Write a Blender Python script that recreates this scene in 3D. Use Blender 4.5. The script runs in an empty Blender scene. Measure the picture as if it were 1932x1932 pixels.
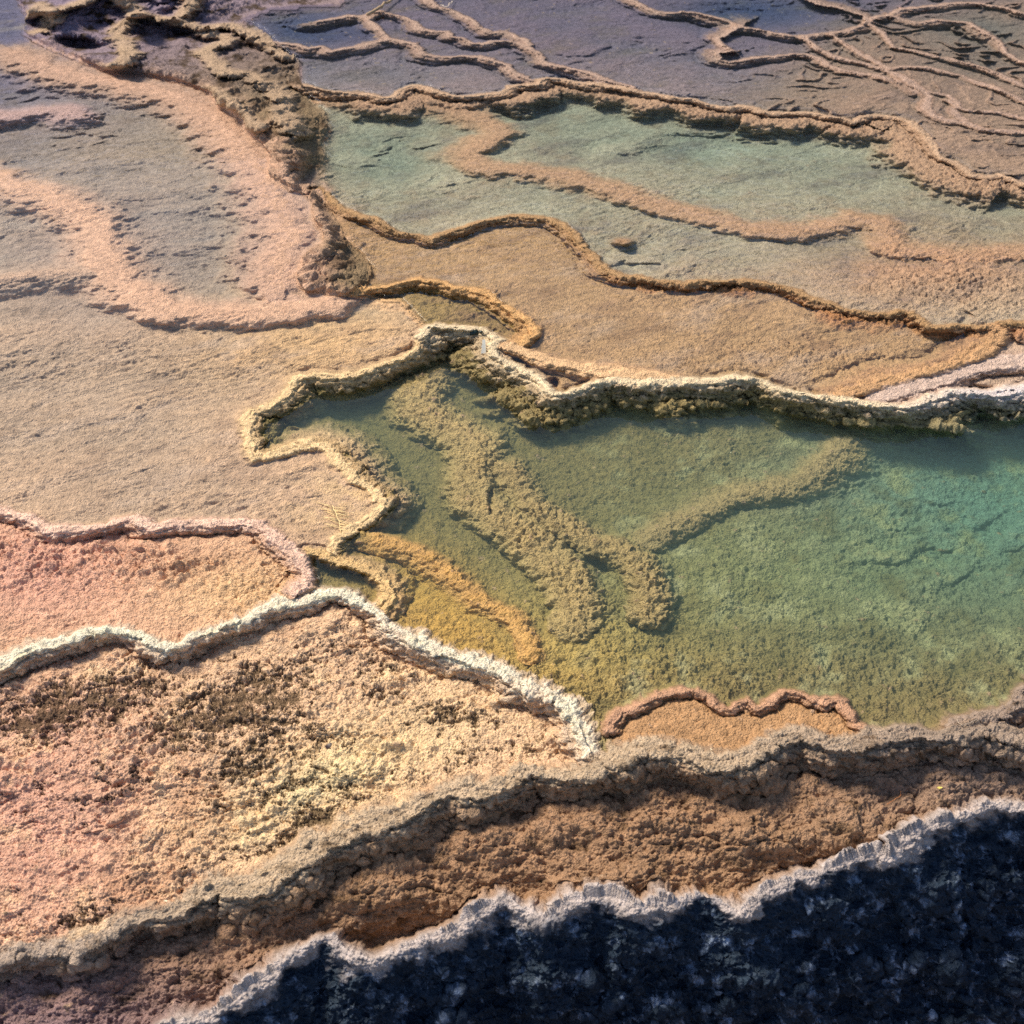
import bpy, math
import numpy as np
from mathutils import Vector

# ------------------------------------------------------------------ camera, sky, sun, exposure
S = bpy.context.scene
PITCH = math.radians(38.0)
CAM_Z = 3.0
FOV = math.radians(42.0)
cam_d = bpy.data.cameras.new("camera")
cam = bpy.data.objects.new("camera", cam_d)
S.collection.objects.link(cam)
cam.location = (0, 0, CAM_Z)
cam.rotation_euler = (math.pi / 2 - PITCH, 0, 0)
cam_d.angle = FOV
cam_d.clip_start = 0.1
cam_d.clip_end = 500
cam_d.dof.use_dof = True
cam_d.dof.focus_distance = 4.9
cam_d.dof.aperture_fstop = 4.5
cam_d.lens_unit = 'FOV'
S.camera = cam

SUN_EL = math.radians(51.0)
SUN_AZ = math.radians(-54.0)      # measured from +Y (away from the camera) towards +X
world = bpy.data.worlds.new("World")
S.world = world
world.use_nodes = True
wn = world.node_tree
sky = wn.nodes.new("ShaderNodeTexSky")
sky.sky_type = 'NISHITA'
sky.sun_disc = False
sky.sun_elevation = SUN_EL
sky.sun_rotation = SUN_AZ
sky.air_density = 1.0
sky.dust_density = 1.5
sky.ozone_density = 2.0
bg = wn.nodes["Background"]
wn.links.new(sky.outputs[0], bg.inputs[0])
bg.inputs[1].default_value = 0.092
sun_d = bpy.data.lights.new("sun", 'SUN')
sun_d.energy = 3.6
sun_d.angle = math.radians(17.0)
sun_d.color = (1.0, 0.87, 0.70)
sun = bpy.data.objects.new("sun", sun_d)
S.collection.objects.link(sun)
sd = Vector((math.sin(SUN_AZ) * math.cos(SUN_EL), math.cos(SUN_AZ) * math.cos(SUN_EL), math.sin(SUN_EL)))
sun.rotation_euler = sd.to_track_quat('Z', 'Y').to_euler()
S.view_settings.view_transform = 'Standard'
S.view_settings.look = 'None'
S.view_settings.exposure = 0.62
S.view_settings.gamma = 1.0
S.view_settings.use_curve_mapping = False
S.cycles.use_denoising = False
S.cycles.sample_clamp_direct = 3.0
S.cycles.sample_clamp_indirect = 2.0

# ------------------------------------------------------------------ plan of the place
# u, v: survey coordinates of the plan as seen from the boardwalk; they map one to one to metres on the ground
STEP = 1.55
F32 = np.float32
CW = 966.0
FD = CW / math.tan(FOV / 2)
cp, sp = math.cos(PITCH), math.sin(PITCH)


def axis(lo_far, lo, hi, hi_far, s):
    a = list(np.arange(lo, hi, s))
    x, st = a[-1], s
    while x < hi_far:
        st *= 1.18
        x += st
        a.append(x)
    x, st, b = a[0], s, []
    while x > lo_far:
        st *= 1.18
        x -= st
        b.append(x)
    return np.array(b[::-1] + a, dtype=np.float64)


ua = axis(-1700, -40, 1972, 3700, STEP)
va = axis(-690, -30, 1966, 2700, STEP)
NU, NV = len(ua), len(va)
U, V = np.meshgrid(ua, va)
U = U.astype(F32)
V = V.astype(F32)


def ray(u, v):
    cx = (u - CW) / FD
    cy = (CW - v) / FD
    return cx, cp + cy * sp, -sp + cy * cp


def at(u, v, z):
    dx, dy, dz = ray(np.asarray(u, dtype=np.float64), np.asarray(v, dtype=np.float64))
    t = (z - CAM_Z) / dz
    return dx * t, dy * t


X0, Y0 = at(U, V, 0.0)
X0 = X0.astype(F32)
Y0 = Y0.astype(F32)
DEPR = (PITCH + np.arctan((V - CW) / FD)).astype(F32)

# ------------------------------------------------------------------ noise
rng = np.random.RandomState(7)
PERM = rng.permutation(1024).astype(np.int32)
GX = np.cos(rng.rand(1024) * 2 * np.pi).astype(F32)
GY = np.sin(np.arccos(GX) * np.sign(rng.rand(1024) - 0.5)).astype(F32)
RX = rng.rand(1024).astype(F32)
RY = rng.rand(1024).astype(F32)


def hsh(i, j, k=0):
    return PERM[(PERM[(i + k * 131) & 1023] + j) & 1023]


def perlin(x, y, k=0):
    xi = np.floor(x)
    yi = np.floor(y)
    fx = (x - xi).astype(F32)
    fy = (y - yi).astype(F32)
    xi = xi.astype(np.int32)
    yi = yi.astype(np.int32)
    ux = fx * fx * fx * (fx * (fx * 6 - 15) + 10)
    uy = fy * fy * fy * (fy * (fy * 6 - 15) + 10)

    def g(i, j, dx, dy):
        h = hsh(i, j, k)
        return GX[h] * dx + GY[h] * dy
    a = g(xi, yi, fx, fy)
    b = g(xi + 1, yi, fx - 1, fy)
    c = g(xi, yi + 1, fx, fy - 1)
    d = g(xi + 1, yi + 1, fx - 1, fy - 1)
    a += ux * (b - a)
    c += ux * (d - c)
    return (a + uy * (c - a)) * F32(1.5)


def fbm(x, y, oct=4, k=0, gain=0.5, ridged=False):
    s = np.zeros_like(x, dtype=F32)
    amp, tot = 1.0, 0.0
    for o in range(oct):
        n = perlin(x * (2.03 ** o) + 17.3 * o, y * (2.03 ** o) - 9.1 * o, k + o)
        if ridged:
            n = 1 - 2 * np.abs(n)
        s += F32(amp) * n
        tot += amp
        amp *= gain
    return s / F32(tot)


def cells(x, y, k=0):
    """rounded lumps packed side by side: 1 on top of a lump, 0 in the creases"""
    xi = np.floor(x).astype(np.int32)
    yi = np.floor(y).astype(np.int32)
    best = np.full(x.shape, 9.0, dtype=F32)
    for di in (-1, 0, 1):
        for dj in (-1, 0, 1):
            h = hsh(xi + di, yi + dj, k)
            dx = (xi + di + RX[h]).astype(F32) - x
            dy = (yi + dj + RY[h]).astype(F32) - y
            np.minimum(best, dx * dx + dy * dy, out=best)
    return np.sqrt(np.clip(1 - best * F32(1.25), 0, 1))


def sstep(a, b, x):
    t = np.clip((x - a) / (b - a), 0, 1)
    return t * t * (3 - 2 * t)


def lerp(a, b, t):
    return a + (b - a) * t


def boxblur(A, r, ax):
    if r < 1:
        return A
    c = np.cumsum(np.concatenate([np.repeat(np.take(A, [0], ax), r + 1, ax), A, np.repeat(np.take(A, [-1], ax), r, ax)], ax), axis=ax, dtype=np.float64)
    n = A.shape[ax]
    hi = np.take(c, range(2 * r + 1, 2 * r + 1 + n), ax)
    lo = np.take(c, range(0, n), ax)
    return ((hi - lo) / (2 * r + 1)).astype(F32)


def blur(A, r, passes=2):
    for _ in range(passes):
        A = boxblur(boxblur(A, r, 0), r, 1)
    return A


# crinkled outlines: the plan is warped by noise in metres before any line or region is read from it
wx = fbm(X0 * 9, Y0 * 9, 4, 11, 0.6) * F32(0.020)
wy = fbm(X0 * 9, Y0 * 9, 4, 23, 0.6) * F32(0.020)
wx += fbm(X0 * 34, Y0 * 34, 2, 12, 0.6) * F32(0.005)
wy += fbm(X0 * 34, Y0 * 34, 2, 24, 0.6) * F32(0.005)
XW = X0 + wx
YW = Y0 + wy


def win(us, vs, m):
    i0, i1 = np.searchsorted(va, min(vs) - m), np.searchsorted(va, max(vs) + m)
    j0, j1 = np.searchsorted(ua, min(us) - m), np.searchsorted(ua, max(us) + m)
    return slice(max(i0, 0), min(i1 + 1, NV)), slice(max(j0, 0), min(j1 + 1, NU))


def inside(poly):
    us = [p[0] for p in poly]
    vs = [max(p[1], -689.0) for p in poly]
    px, py = at(us, vs, 0.0)
    out = np.zeros((NV, NU), dtype=bool)
    w = win(us, vs, 40)
    x, y = XW[w], YW[w]
    r = np.zeros(x.shape, dtype=bool)
    n = len(px)
    for i in range(n):
        j = i - 1
        if py[i] == py[j]:
            continue
        c = (py[i] > y) != (py[j] > y)
        r ^= c & (x < (px[j] - px[i]) * (y - py[i]) / (py[j] - py[i]) + px[i])
    out[w] = r
    return out


def dline(poly, reach, z=0.0):
    """distance in metres to a line, the run along it and the side (+1 = the right hand of its direction seen from above)"""
    us = [p[0] for p in poly]
    vs = [max(p[1], -689.0) for p in poly]
    px, py = at(us, vs, 0.0)
    D = np.full((NV, NU), 99.0, dtype=F32)
    RUN = np.zeros((NV, NU), dtype=F32)
    SIDE = np.ones((NV, NU), dtype=F32)
    acc = 0.0
    for i in range(len(px) - 1):
        ex, ey = px[i + 1] - px[i], py[i + 1] - py[i]
        L = math.hypot(ex, ey)
        if L < 1e-6:
            continue
        slant = math.hypot(CAM_Z, min(py[i], py[i + 1]))
        w = win(us[i:i + 2], vs[i:i + 2], reach * FD / slant * 1.05 + 14)
        x = XW[w] - F32(px[i])
        y = YW[w] - F32(py[i])
        t = np.clip((x * F32(ex) + y * F32(ey)) / F32(L * L), 0, 1)
        dx = x - t * F32(ex)
        dy = y - t * F32(ey)
        d = np.sqrt(dx * dx + dy * dy)
        sd_ = np.sign(y * F32(ex) - x * F32(ey))
        b = d < D[w]
        D[w] = np.where(b, d, D[w])
        RUN[w] = np.where(b, F32(acc) + t * F32(L), RUN[w])
        SIDE[w] = np.where(b, -sd_, SIDE[w])
        acc += L
    return D, RUN, SIDE


# ------------------------------------------------------------------ lines of the terraces
R = {}
R['orange'] = [(583, 357), (600, 355), (615, 362), (630, 378), (644, 394), (677, 405), (711, 413), (734, 430), (754, 440), (784, 443), (814, 450), (844, 437), (877, 428), (911, 417), (944, 412), (977, 407), (1011, 410), (1041, 413), (1064, 423), (1081, 437), (1094, 453), (1111, 473), (1127, 487), (1144, 510), (1177, 520), (1211, 523), (1244, 530), (1288, 535), (1338, 530), (1388, 530), (1438, 533), (1475, 540), (1505, 550), (1535, 563), (1565, 573), (1605, 587), (1641, 593), (1678, 593), (1698, 588), (1718, 590), (1738, 603), (1755, 615), (1781, 618), (1808, 613), (1838, 618), (1861, 617), (1888, 610), (1932, 610), (2100, 618), (2500, 630)]
R['ramp'] = [(1876, 616), (1888, 622), (1886, 640), (1860, 662), (1821, 681), (1788, 697), (1755, 707), (1705, 716), (1665, 727), (1621, 739), (1590, 746)]
R['ramp2'] = [(2300, 690), (2000, 684), (1932, 683), (1905, 683), (1871, 689), (1838, 696), (1805, 706), (1771, 718), (1738, 726), (1690, 738), (1650, 752)]
R['white_top'] = [(794, 640), (797, 628), (807, 617), (824, 613), (857, 618), (884, 620), (911, 623), (931, 633), (944, 643), (931, 656), (936, 668), (944, 677), (964, 687), (987, 697), (1007, 707), (1021, 717), (1031, 732), (1047, 744), (1071, 742), (1091, 734), (1111, 726), (1134, 719), (1161, 716), (1194, 719), (1227, 721), (1261, 721), (1288, 718), (1328, 719), (1355, 719), (1381, 712), (1408, 714), (1435, 716), (1455, 726), (1478, 736), (1505, 742), (1538, 747), (1571, 751), (1605, 754), (1638, 761), (1671, 766), (1705, 767), (1731, 761), (1761, 751), (1788, 741), (1815, 737), (1848, 739), (1881, 742), (1908, 737), (1932, 732), (2050, 722), (2500, 700)]
R['cream'] = [(962, 655), (985, 660), (1010, 672), (1040, 682), (1080, 688), (1110, 696), (1144, 700), (1180, 706), (1230, 710), (1290, 716)]
R['lip'] = [(794, 644), (787, 661), (774, 671), (754, 676), (727, 687), (694, 699), (664, 707), (644, 712), (617, 711), (593, 709), (570, 712), (557, 721), (547, 734), (533, 754), (513, 767), (493, 772), (473, 777), (466, 794), (467, 811), (470, 831), (473, 851), (481, 864), (499, 861), (520, 857), (550, 851), (573, 844), (593, 841), (617, 847), (633, 861), (644, 874), (661, 891), (677, 907), (694, 919), (711, 934), (722, 951), (716, 964), (701, 977), (684, 987), (664, 997), (654, 1007), (640, 1014), (630, 1028), (627, 1045)]
R['pink'] = [(-600, 900), (-80, 935), (0, 961), (17, 964), (40, 971), (67, 981), (87, 997), (110, 1002), (140, 999), (173, 996), (200, 991), (227, 981), (250, 977), (273, 987), (290, 997), (310, 994), (337, 986), (367, 987), (400, 987), (433, 984), (467, 986), (490, 991), (510, 1004), (530, 1021), (550, 1037), (567, 1057), (580, 1077), (580, 1094), (567, 1113)]
R['white_low'] = [(-600, 1480), (-120, 1310), (0, 1254), (20, 1244), (43, 1231), (67, 1224), (100, 1214), (133, 1207), (160, 1197), (187, 1191), (217, 1189), (247, 1191), (263, 1197), (277, 1207), (293, 1217), (317, 1222), (337, 1221), (360, 1207), (390, 1194), (423, 1181), (457, 1171), (483, 1159), (510, 1147), (540, 1137), (573, 1134), (600, 1124), (627, 1117), (644, 1119), (664, 1127), (687, 1141), (711, 1154), (724, 1171), (734, 1187), (754, 1197), (784, 1207), (814, 1221), (844, 1231), (877, 1241), (911, 1251), (937, 1261), (961, 1273), (987, 1294), (1017, 1303), (1044, 1313), (1064, 1325), (1081, 1341), (1091, 1361), (1097, 1385), (1104, 1405), (1114, 1421), (1124, 1434)]
R['grey'] = [(-500, 1800), (-100, 1805), (0, 1798), (40, 1795), (83, 1788), (127, 1785), (160, 1768), (187, 1758), (213, 1745), (240, 1728), (273, 1721), (310, 1718), (340, 1705), (373, 1691), (397, 1675), (413, 1665), (433, 1668), (467, 1661), (500, 1651), (533, 1631), (567, 1608), (593, 1588), (620, 1578), (644, 1568), (677, 1551), (711, 1541), (744, 1531), (777, 1518), (804, 1501), (831, 1491), (861, 1488), (891, 1485), (921, 1478), (951, 1471), (977, 1458), (1004, 1451), (1037, 1458), (1071, 1455), (1104, 1448), (1137, 1435), (1164, 1421), (1191, 1411), (1217, 1405), (1251, 1408), (1288, 1409), (1318, 1421), (1345, 1430), (1375, 1431), (1401, 1425), (1431, 1408), (1461, 1391), (1488, 1385), (1515, 1383), (1541, 1391), (1571, 1401), (1605, 1401), (1638, 1391), (1671, 1385), (1705, 1380), (1738, 1378), (1771, 1385), (1805, 1381), (1838, 1375), (1871, 1378), (1905, 1385), (1932, 1391), (2060, 1380), (2600, 1330)]
R['grey_spur'] = [(1805, 1372), (1838, 1357), (1871, 1353), (1895, 1346), (1911, 1331), (1932, 1308), (1990, 1260), (2150, 1180)]
R['pan'] = [(1149, 1378), (1151, 1365), (1164, 1345), (1191, 1335), (1217, 1321), (1244, 1308), (1271, 1305), (1288, 1303), (1311, 1303), (1335, 1311), (1348, 1325), (1365, 1338), (1381, 1341), (1395, 1328), (1411, 1321), (1428, 1335), (1451, 1328), (1458, 1313), (1475, 1305), (1501, 1306), (1528, 1315), (1555, 1321), (1578, 1318), (1591, 1325), (1601, 1341), (1615, 1361), (1631, 1375), (1640, 1386)]
R['crest'] = [(-500, 2500), (60, 2180), (230, 2010), (300, 1950), (337, 1925), (373, 1921), (393, 1915), (420, 1905), (443, 1885), (467, 1861), (493, 1848), (513, 1835), (530, 1815), (547, 1795), (567, 1788), (583, 1781), (600, 1771), (617, 1771), (644, 1785), (661, 1791), (681, 1801), (704, 1808), (731, 1798), (757, 1785), (787, 1781), (801, 1768), (824, 1768), (844, 1761), (864, 1751), (881, 1735), (901, 1718), (924, 1705), (951, 1695), (964, 1696), (981, 1708), (1001, 1711), (1014, 1721), (1027, 1731), (1044, 1725), (1054, 1708), (1074, 1695), (1104, 1695), (1127, 1691), (1154, 1691), (1174, 1698), (1191, 1715), (1211, 1705), (1231, 1698), (1244, 1695), (1267, 1701), (1288, 1695), (1315, 1691), (1338, 1691), (1361, 1698), (1381, 1708), (1398, 1715), (1421, 1698), (1441, 1681), (1468, 1668), (1488, 1661), (1508, 1655), (1531, 1653), (1555, 1641), (1581, 1631), (1605, 1621), (1628, 1613), (1658, 1608), (1681, 1615), (1695, 1598), (1705, 1578), (1725, 1561), (1745, 1555), (1771, 1551), (1801, 1541), (1828, 1528), (1851, 1518), (1871, 1515), (1891, 1515), (1911, 1520), (1932, 1521), (2060, 1530), (2700, 1470)]
R['upper'] = [(573, 160), (600, 167), (644, 175), (677, 177), (701, 178), (721, 185), (741, 183), (751, 173), (767, 163), (787, 160), (811, 167), (834, 175), (857, 182), (884, 182), (911, 178), (944, 175), (961, 163), (987, 160), (1011, 158), (1016, 151), (1034, 147), (1064, 150), (1094, 157), (1137, 160), (1164, 163), (1194, 170), (1231, 177), (1261, 182), (1288, 186), (1315, 188), (1335, 197), (1355, 200), (1375, 203), (1398, 200), (1421, 203), (1448, 212), (1475, 213), (1505, 212), (1535, 213), (1565, 220), (1588, 223), (1608, 230), (1628, 220), (1651, 217), (1678, 220), (1701, 223), (1718, 230), (1735, 243), (1751, 260), (1761, 273), (1768, 293), (1781, 300), (1805, 307), (1821, 317), (1835, 330), (1861, 333), (1888, 330), (1908, 337), (1932, 347), (2050, 380), (2600, 480)]
R['second'] = [(517, 80), (563, 85), (580, 92), (607, 88), (623, 97), (644, 93), (667, 90), (694, 82), (721, 77), (734, 73), (754, 78), (781, 82), (791, 90), (801, 103), (824, 108), (851, 107), (877, 105), (911, 108), (937, 117), (961, 123), (964, 133), (981, 143), (1004, 152)]
R['third'] = [(600, 40), (644, 33), (657, 30), (681, 32), (697, 27), (717, 20), (734, 25), (767, 33), (784, 43), (794, 55), (817, 60), (844, 60), (851, 70), (874, 72), (891, 82), (914, 83), (931, 78), (961, 78), (984, 83), (1001, 92), (1021, 103), (1027, 117), (1051, 123), (1077, 130), (1111, 137), (1137, 148), (1164, 157), (1194, 165)]
R['fourth'] = [(790, -40), (811, 0), (824, 12), (851, 18), (874, 30), (894, 40), (907, 53), (927, 62), (954, 60), (974, 70), (991, 75), (1001, 85)]
R['link'] = [(694, 33), (707, 47), (721, 60), (732, 72)]
R['bowl'] = [(1150, -40), (1191, 0), (1217, 13), (1237, 22), (1264, 25), (1288, 22), (1315, 25), (1345, 32), (1371, 38), (1395, 50), (1428, 55), (1461, 62), (1495, 68), (1521, 68), (1555, 63), (1588, 60), (1621, 50), (1638, 40), (1628, 30), (1605, 22), (1578, 15), (1548, 10), (1521, 0), (1490, -30)]
R['coil'] = [(1398, 50), (1385, 57), (1371, 67), (1355, 73), (1368, 87), (1385, 97), (1355, 100), (1358, 113), (1375, 118), (1401, 113), (1428, 108), (1461, 107), (1495, 102), (1521, 103), (1548, 110), (1565, 123), (1588, 132), (1621, 137), (1655, 142), (1688, 150), (1711, 160), (1731, 173)]
R['fan'] = [(1521, 72), (1548, 93), (1578, 107), (1608, 115), (1641, 122), (1665, 130), (1688, 137), (1711, 150), (1725, 160), (1745, 170), (1755, 183), (1748, 203), (1761, 217), (1788, 227), (1821, 230), (1855, 243), (1888, 247), (1932, 248), (2100, 262)]
R['fan2'] = [(1571, 65), (1598, 83), (1621, 97), (1655, 117), (1675, 128), (1715, 125), (1755, 128), (1788, 137), (1815, 142), (1841, 155), (1875, 163), (1898, 173), (1932, 190), (2100, 250)]
R['fan3'] = [(1638, 43), (1665, 60), (1688, 90), (1721, 95), (1755, 103), (1788, 110), (1821, 118), (1855, 127), (1888, 140), (1932, 163), (2100, 220)]
R['rim_north'] = [(1638, 35), (1681, 27), (1698, 17), (1731, 15), (1755, 12), (1788, 7), (1821, 5), (1855, 7), (1888, 13), (1932, 25), (2100, 70)]
R['rim_east'] = [(1681, 27), (1701, 37), (1731, 43), (1755, 40), (1765, 37), (1795, 40), (1828, 43), (1855, 57), (1875, 70), (1891, 83), (1901, 100), (1915, 110), (1932, 117), (2100, 170)]
R['fan4'] = [(1725, 160), (1758, 173), (1788, 180), (1808, 193), (1801, 213), (1821, 227)]
R['fan5'] = [(1790, 190), (1821, 207), (1855, 210), (1888, 212), (1932, 223), (2100, 250)]
R['small'] = [(671, 550), (697, 543), (731, 540), (761, 533), (784, 527), (811, 530), (837, 533), (861, 543), (894, 547), (921, 553), (934, 563), (951, 577), (971, 590), (991, 603), (1007, 617), (1007, 633), (990, 648), (962, 655)]
R['plate'] = [(588, 1042), (612, 1050), (630, 1062), (660, 1067), (690, 1075), (715, 1090), (730, 1107), (728, 1130), (716, 1150)]
OCL = [(0, -60), (40, 0), (53, 27), (47, 60), (83, 83), (133, 103), (200, 130), (250, 133), (300, 143), (360, 157), (393, 170), (420, 200), (457, 220), (467, 240), (500, 273), (513, 293), (510, 333), (547, 353), (567, 357), (593, 380), (590, 410), (610, 430), (617, 460), (580, 483), (563, 510), (567, 537), (587, 547), (630, 552), (671, 553)]
OCR = [(671, 553), (690, 545), (703, 520), (690, 490), (665, 465), (650, 450), (640, 425), (625, 400), (605, 375), (585, 355), (578, 345), (590, 330), (608, 315), (612, 295), (605, 265), (620, 240), (615, 215), (595, 200), (580, 180), (572, 160), (565, 140), (570, 120), (545, 105), (525, 90), (510, 70), (470, 45), (450, 40), (470, 30), (510, 15), (560, 10), (640, 8), (650, -20), (600, -60)]
VEINS = [[(260, 30), (233, 47), (220, 63), (233, 83), (247, 103), (217, 130)],
         [(260, 30), (320, 38), (367, 53), (400, 67), (430, 77), (390, 97), (407, 123), (430, 140), (467, 143), (507, 160), (533, 183), (533, 213), (563, 253)],
         [(260, 30), (250, 15), (230, 0), (215, -30)], [(330, 35), (355, 20), (365, -5)], [(367, 53), (430, 50), (470, 62), (510, 85), (548, 110)],
         [(60, 30), (75, 12), (100, 22), (92, 50), (70, 62)], [(105, 20), (150, 8), (190, -10)], [(393, 172), (430, 195), (455, 218), (480, 245)]]

# submerged ridges: line, half width (m), depth of the top under the water, reach of the noise on the outline
SUB = {}
SUB['snake'] = ([(836, 640), (822, 680), (805, 715), (787, 744), (800, 782), (850, 812), (892, 835), (901, 871), (897, 911), (899, 944), (937, 974), (977, 995), (999, 1021), (1029, 1054), (1064, 1080), (1081, 1111), (1086, 1150), (1080, 1180)], 0.070, 0.018)
SUB['branch'] = ([(954, 888), (974, 918), (995, 952), (1027, 977), (1064, 997), (1094, 1014), (1127, 1031), (1164, 1041), (1194, 1057), (1217, 1091), (1227, 1127), (1220, 1164)], 0.042, 0.028)
SUB['spur'] = ([(1222, 1020), (1260, 996), (1308, 972), (1355, 948), (1405, 930), (1448, 928), (1488, 914), (1541, 890), (1571, 862), (1590, 826)], 0.060, 0.058)
SUB['ochre'] = ([(650, 1013), (711, 1014), (761, 1034), (794, 1041), (831, 1067), (871, 1101), (904, 1131), (944, 1154), (977, 1177), (995, 1211), (1000, 1240)], 0.036, 0.004)
SUB['meander'] = ([(600, 188), (644, 190), (711, 190), (794, 195), (851, 205), (891, 218), (921, 233), (945, 250), (933, 262), (904, 273), (891, 293), (901, 310), (927, 317), (964, 322), (1011, 323), (1071, 333), (1144, 353), (1211, 377), (1288, 400), (1338, 413), (1381, 423), (1415, 433), (1475, 433), (1521, 435), (1571, 423), (1621, 413), (1655, 420), (1676, 440), (1675, 463), (1705, 477), (1755, 477), (1805, 487), (1855, 482), (1888, 476), (1932, 482), (2200, 500)], 0.092, 0.012)
SUB['west'] = ([(-200, 300), (0, 333), (50, 360), (100, 370), (150, 393), (187, 427), (200, 467), (213, 507), (240, 540), (283, 567), (333, 587), (400, 593), (467, 590), (533, 583), (610, 572)], 0.115, 0.006)
SUB['westarm'] = ([(-200, 545), (0, 528), (67, 519), (133, 514), (205, 517)], 0.07, 0.014)
SUB['westblob'] = ([(-100, 222), (17, 217), (67, 210), (117, 209), (148, 217)], 0.10, 0.008)
SUB['shelf'] = ([(40, 100), (130, 138), (217, 152), (283, 165), (350, 182), (393, 207), (430, 240), (470, 283), (500, 320), (525, 360), (545, 400), (556, 440), (545, 490), (540, 540)], 0.15, 0.0)

# ------------------------------------------------------------------ regions
FARZ, UB, BT, TR, SP_, GP, LT, LL, PS, BS, DR, OC, PN = range(13)
REG = np.full((NV, NU), FARZ, dtype=np.int8)


def rev(a):
    return list(a)[::-1]


REG[inside([(573, 160)] + R['upper'] + [(2600, 630)] + rev(R['orange']) + rev(OCR[10:19]))] = UB
REG[inside(R['orange'][:-2] + [(1888, 612)] + R['ramp'] + [(1598, 760)] + rev(R['white_top'][8:38]) + rev(R['small']) + OCR[1:10])] = BT
REG[inside([(1888, 612), (1932, 610), (2500, 630), (2500, 702)] + rev(R['white_top'][36:-1]) + rev(R['ramp']))] = TR
REG[inside(R['small'] + [(944, 643)] + rev(R['white_top'][2:8]) + [(760, 570), (700, 556)])] = SP_
REG[inside([(-1690, -250), (-200, -300), (-20, -100)] + OCL + [(700, 556), (760, 570), (800, 612)] + R['lip'] + [(590, 1042), (600, 1110)] + rev(R['pink']) + [(-1690, 850)])] = LT
REG[inside(R['white_top'] + [(2600, 1180), (2150, 1180)] + rev(R['grey_spur']) + rev(R['grey'][38:68]) + rev(R['white_low'][25:]) + [(600, 1112), (590, 1042)] + rev(R['lip']))] = GP
REG[inside([(-1690, 850)] + R['pink'] + [(600, 1112), (630, 1117)] + rev(R['white_low'][:28]) + [(-1690, 1750)])] = LL
REG[inside([(-1690, 1750)] + R['white_low'] + [(1128, 1440)] + rev(R['grey'][:40]) + [(-1690, 1810)])] = PS
REG[inside([(-1690, 1810)] + R['grey'] + [(3690, 1250), (3690, 1400)] + rev(R['crest']) + [(-1690, 2690)])] = BS
REG[inside(R['grey_spur'] + [(2600, 1150), (2600, 1330)] + rev(R['grey'][-12:-1]))] = BS
REG[inside(R['crest'] + [(3690, 1350), (3690, 2690), (-900, 2690)])] = DR
OCP = OCL + OCR[1:]
REG[inside(OCP)] = OC
REG[inside(R['pan'] + rev(R['grey'][40:60]))] = PN


def ramp(x, pts):
    return np.interp(x, [p[0] for p in pts], [p[1] for p in pts]).astype(F32)


Z_LT = ramp(V, [(-690, 0.27), (100, 0.255), (300, 0.235), (480, 0.175), (620, 0.115), (720, 0.062), (850, 0.040), (1000, 0.030)])
Z_FAR = ramp(V, [(-690, 0.28), (0, 0.180), (200, 0.158), (500, 0.148)])
Z_UB = np.full_like(V, 0.128)
Z_BT = ramp(V, [(400, 0.122), (600, 0.113), (720, 0.094)])
Z_GP = np.full_like(V, 0.020)
Z_PS = ramp(V, [(1100, -0.01), (1250, -0.03), (1450, -0.035), (1800, -0.14), (2600, -0.3)])
Z_GREY = ramp(U, [(-1700, -0.17), (0, -0.124), (600, -0.058), (1080, 0.005), (1200, 0.040), (1932, 0.042), (3700, 0.05)])
slope_bs = np.clip((V - np.interp(U, [p[0] for p in R['grey']], [p[1] for p in R['grey']])) / 280.0, 0, 1.5).astype(F32)
Z_BS = Z_GREY - 0.075 - 0.12 * slope_bs

LV = np.zeros_like(V)
DP = np.zeros_like(V)
for r, z, d in ((FARZ, Z_FAR, 0.030), (UB, Z_UB, 0.055), (BT, Z_BT, 0.022), (TR, Z_BT - 0.02, 0.012), (SP_, Z_BT - 0.018, 0.02), (GP, Z_GP, 0.15),
                (LT, Z_LT, 0.030), (LL, V * 0 + 0.018, 0.006), (PS, Z_PS, 0.0), (BS, Z_BS, 0.0), (DR, Z_BS, 0.0), (OC, Z_UB, 0.0), (PN, V * 0 + 0.028, 0.008)):
    m = REG == r
    LV[m] = z[m]
    DP[m] = d


def blob(u, v, ru, rv=None, ang=0.0):
    rv = rv or ru
    c, s = math.cos(math.radians(ang)), math.sin(math.radians(ang))
    a = ((U - u) * c + (V - v) * s) / ru
    b = (-(U - u) * s + (V - v) * c) / rv
    return np.exp(-(a * a + b * b)).astype(F32)


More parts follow.
